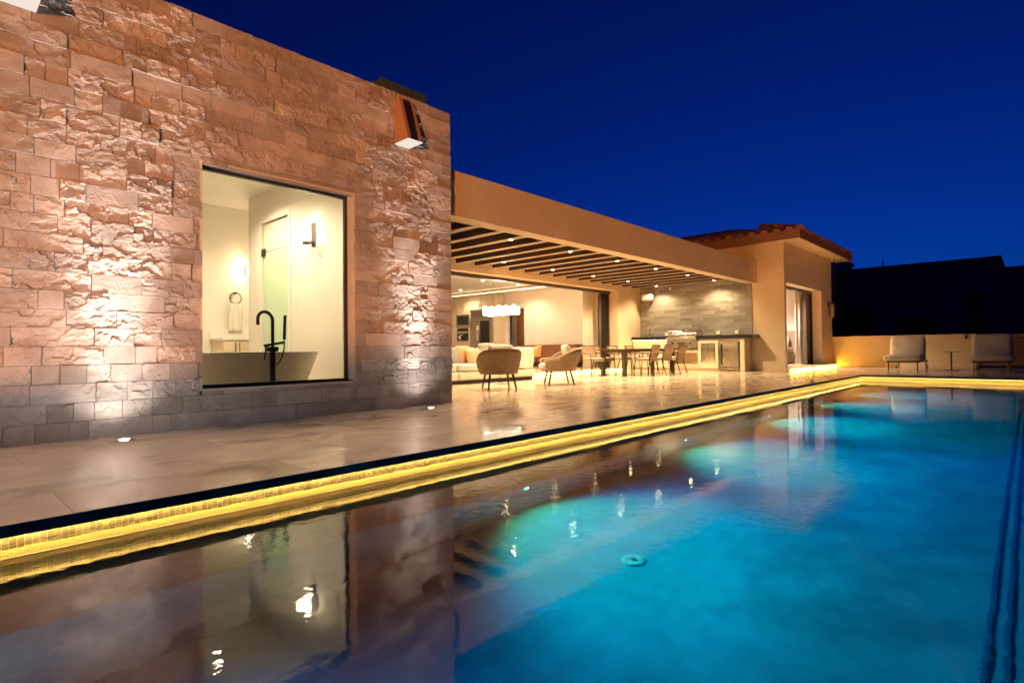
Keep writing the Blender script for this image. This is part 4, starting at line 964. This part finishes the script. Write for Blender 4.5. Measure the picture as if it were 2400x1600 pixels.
# ------------------------------------------------------------------ far terrace
gw = thing('garden_wall', 'low plaster wall at the far end of the pool terrace', 'wall')
MB().box(XW, XW+.2, 1.35, YT, -.3, 1.115).build('wall_body', M_plaster, gw)
MB().box(XW-.04, XW-.002, 1.55, 1.63, .95, 1.09, bev=.004).build('wall_box', M_bronze, gw)
ff = thing('slat_fence', 'dark slatted fence behind the right lounger', 'fence', (XW+.12, 0, 0))
for y in (1.28, -.4, -2.0, -3.6): MB().box(0, .06, y-.03, y+.03, -.3, 1.12).build('post', M_legs, ff)
for k in range(9): MB().box(-.02, -.001, -4.2, 1.33, .08+.115*k, .165+.115*k).build('slat', M_fascia, ff)
gp = thing('glass_railing', 'clear glass railing panel at the far right of the terrace', 'railing', (21.6, -.05, 0))
MB().box(0, .012, -1.6, 0, .05, 1.05).build('pane', M_pane, gp)
for y in (-.1, -1.5): MB().box(-.02, .032, y-.03, y+.03, 0, .12).build('clamp', M_steel, gp)
def make_lounger(loc, label):
    t = thing('lounge_chair', label, 'lounge chair', loc, 0, 'taupe lounge chairs by the far wall')  # faces -x
    MB().box(-.9, 1.1, -.40, -.36, .25, .29).box(-.9, 1.1, .36, .40, .25, .29).box(-.9, -.86, -.36, .36, .25, .289).box(.1, .14, -.36, .36, .25, .289).box(1.06, 1.1, -.36, .36, .25, .289).build('frame', M_legs, t)
    for sx, sy in ((-.85, -.36), (-.85, .36), (.98, -.36), (.98, .36)): MB().tube([(sx, sy, 0), (sx, sy, .25)], .018, 8).build('leg', M_legs, t)
    for sy in (-.40, .40): MB().tube([(.90, sy, .07), (.90, sy*1.05, .07)], .07, 16).build('wheel', M_black, t)
    MB().pillow(1.12, .98, .20, M=T(-.44, 0, .385), e=.5, n=16, seed=loc[1]).build('seat_cushion', M_fabd, t)
    MB().pillow(.80, .90, .22, M=T(.16, 0, .66, ry=-1.32), e=.62, n=16, seed=loc[1]+1).build('back_cushion', M_fabd, t)
make_lounger((21.0, 2.84, 0), 'taupe lounge chair in front of the low plaster wall')
make_lounger((21.0, .84, 0), 'taupe lounge chair at the right end by the slatted fence')
st = thing('side_table', 'slender dark round side table between the two lounge chairs', 'side table', (21.2, 1.78, 0))
MB().lathe([(0, .54), (.22, .54), (.22, .552), (0, .552)], n=32).build('top', M_legs, st); MB().tube([(0, 0, .012), (0, 0, .54)], .022, 12).build('stem', M_legs, st); MB().lathe([(.21, 0), (.21, .008), (.03, .014)], n=32).build('base', M_legs, st)
dn = thing('deck_drain', 'small round drain in the deck near the far pool corner', 'drain', (15.42, 3.68, 0.0005))
MB().lathe([(0, .003), (.05, .003), (.055, 0)], n=16).build('cover', M_dark, dn)

# ------------------------------------------------------------------ neighbouring houses
def nhouse(name, label, x0, x1, y0, y1, z, wins, par=.25):
    t = thing(name, label, 'building'); MB().box(x0, x1, y0, y1, -2.5, z).build('wall', M_night, t)
    MB().box(x0-.15, x1+.15, y0-.15, y1+.15, z, z+par).build('roof_edge', M_night, t)
    for (a, b, c, d) in wins: MB().box(x0-.03, x0-.002, a, b, c, d).build('window', M_nightw, t)
nhouse('neighbour_house', 'large dark flat roofed neighbouring house behind the terrace wall', 55, 72, 1.7, 15, 7.1, [(2.4, 3.6, 1.0, 4.6), (5.5, 8, .6, 3), (10, 12, 1, 4)])
nhouse('neighbour_house', 'dark neighbouring block just right of the tower', 48, 60, 12.2, 24, 8.2, [(13, 15, 1, 4)])
nhouse('neighbour_house', 'lower dark neighbouring block at the right edge', 62, 74, -12, 2.6, 6.9, [(-3, -1, 1, 4)], .3)
po = MB().tube([(54, 8.8, 7.0), (54, 8.8, 7.7)], .06, 6).build('roof_pipe', M_night); tag(po, 'thin vent pipe on the large neighbouring house roof', 'pipe')
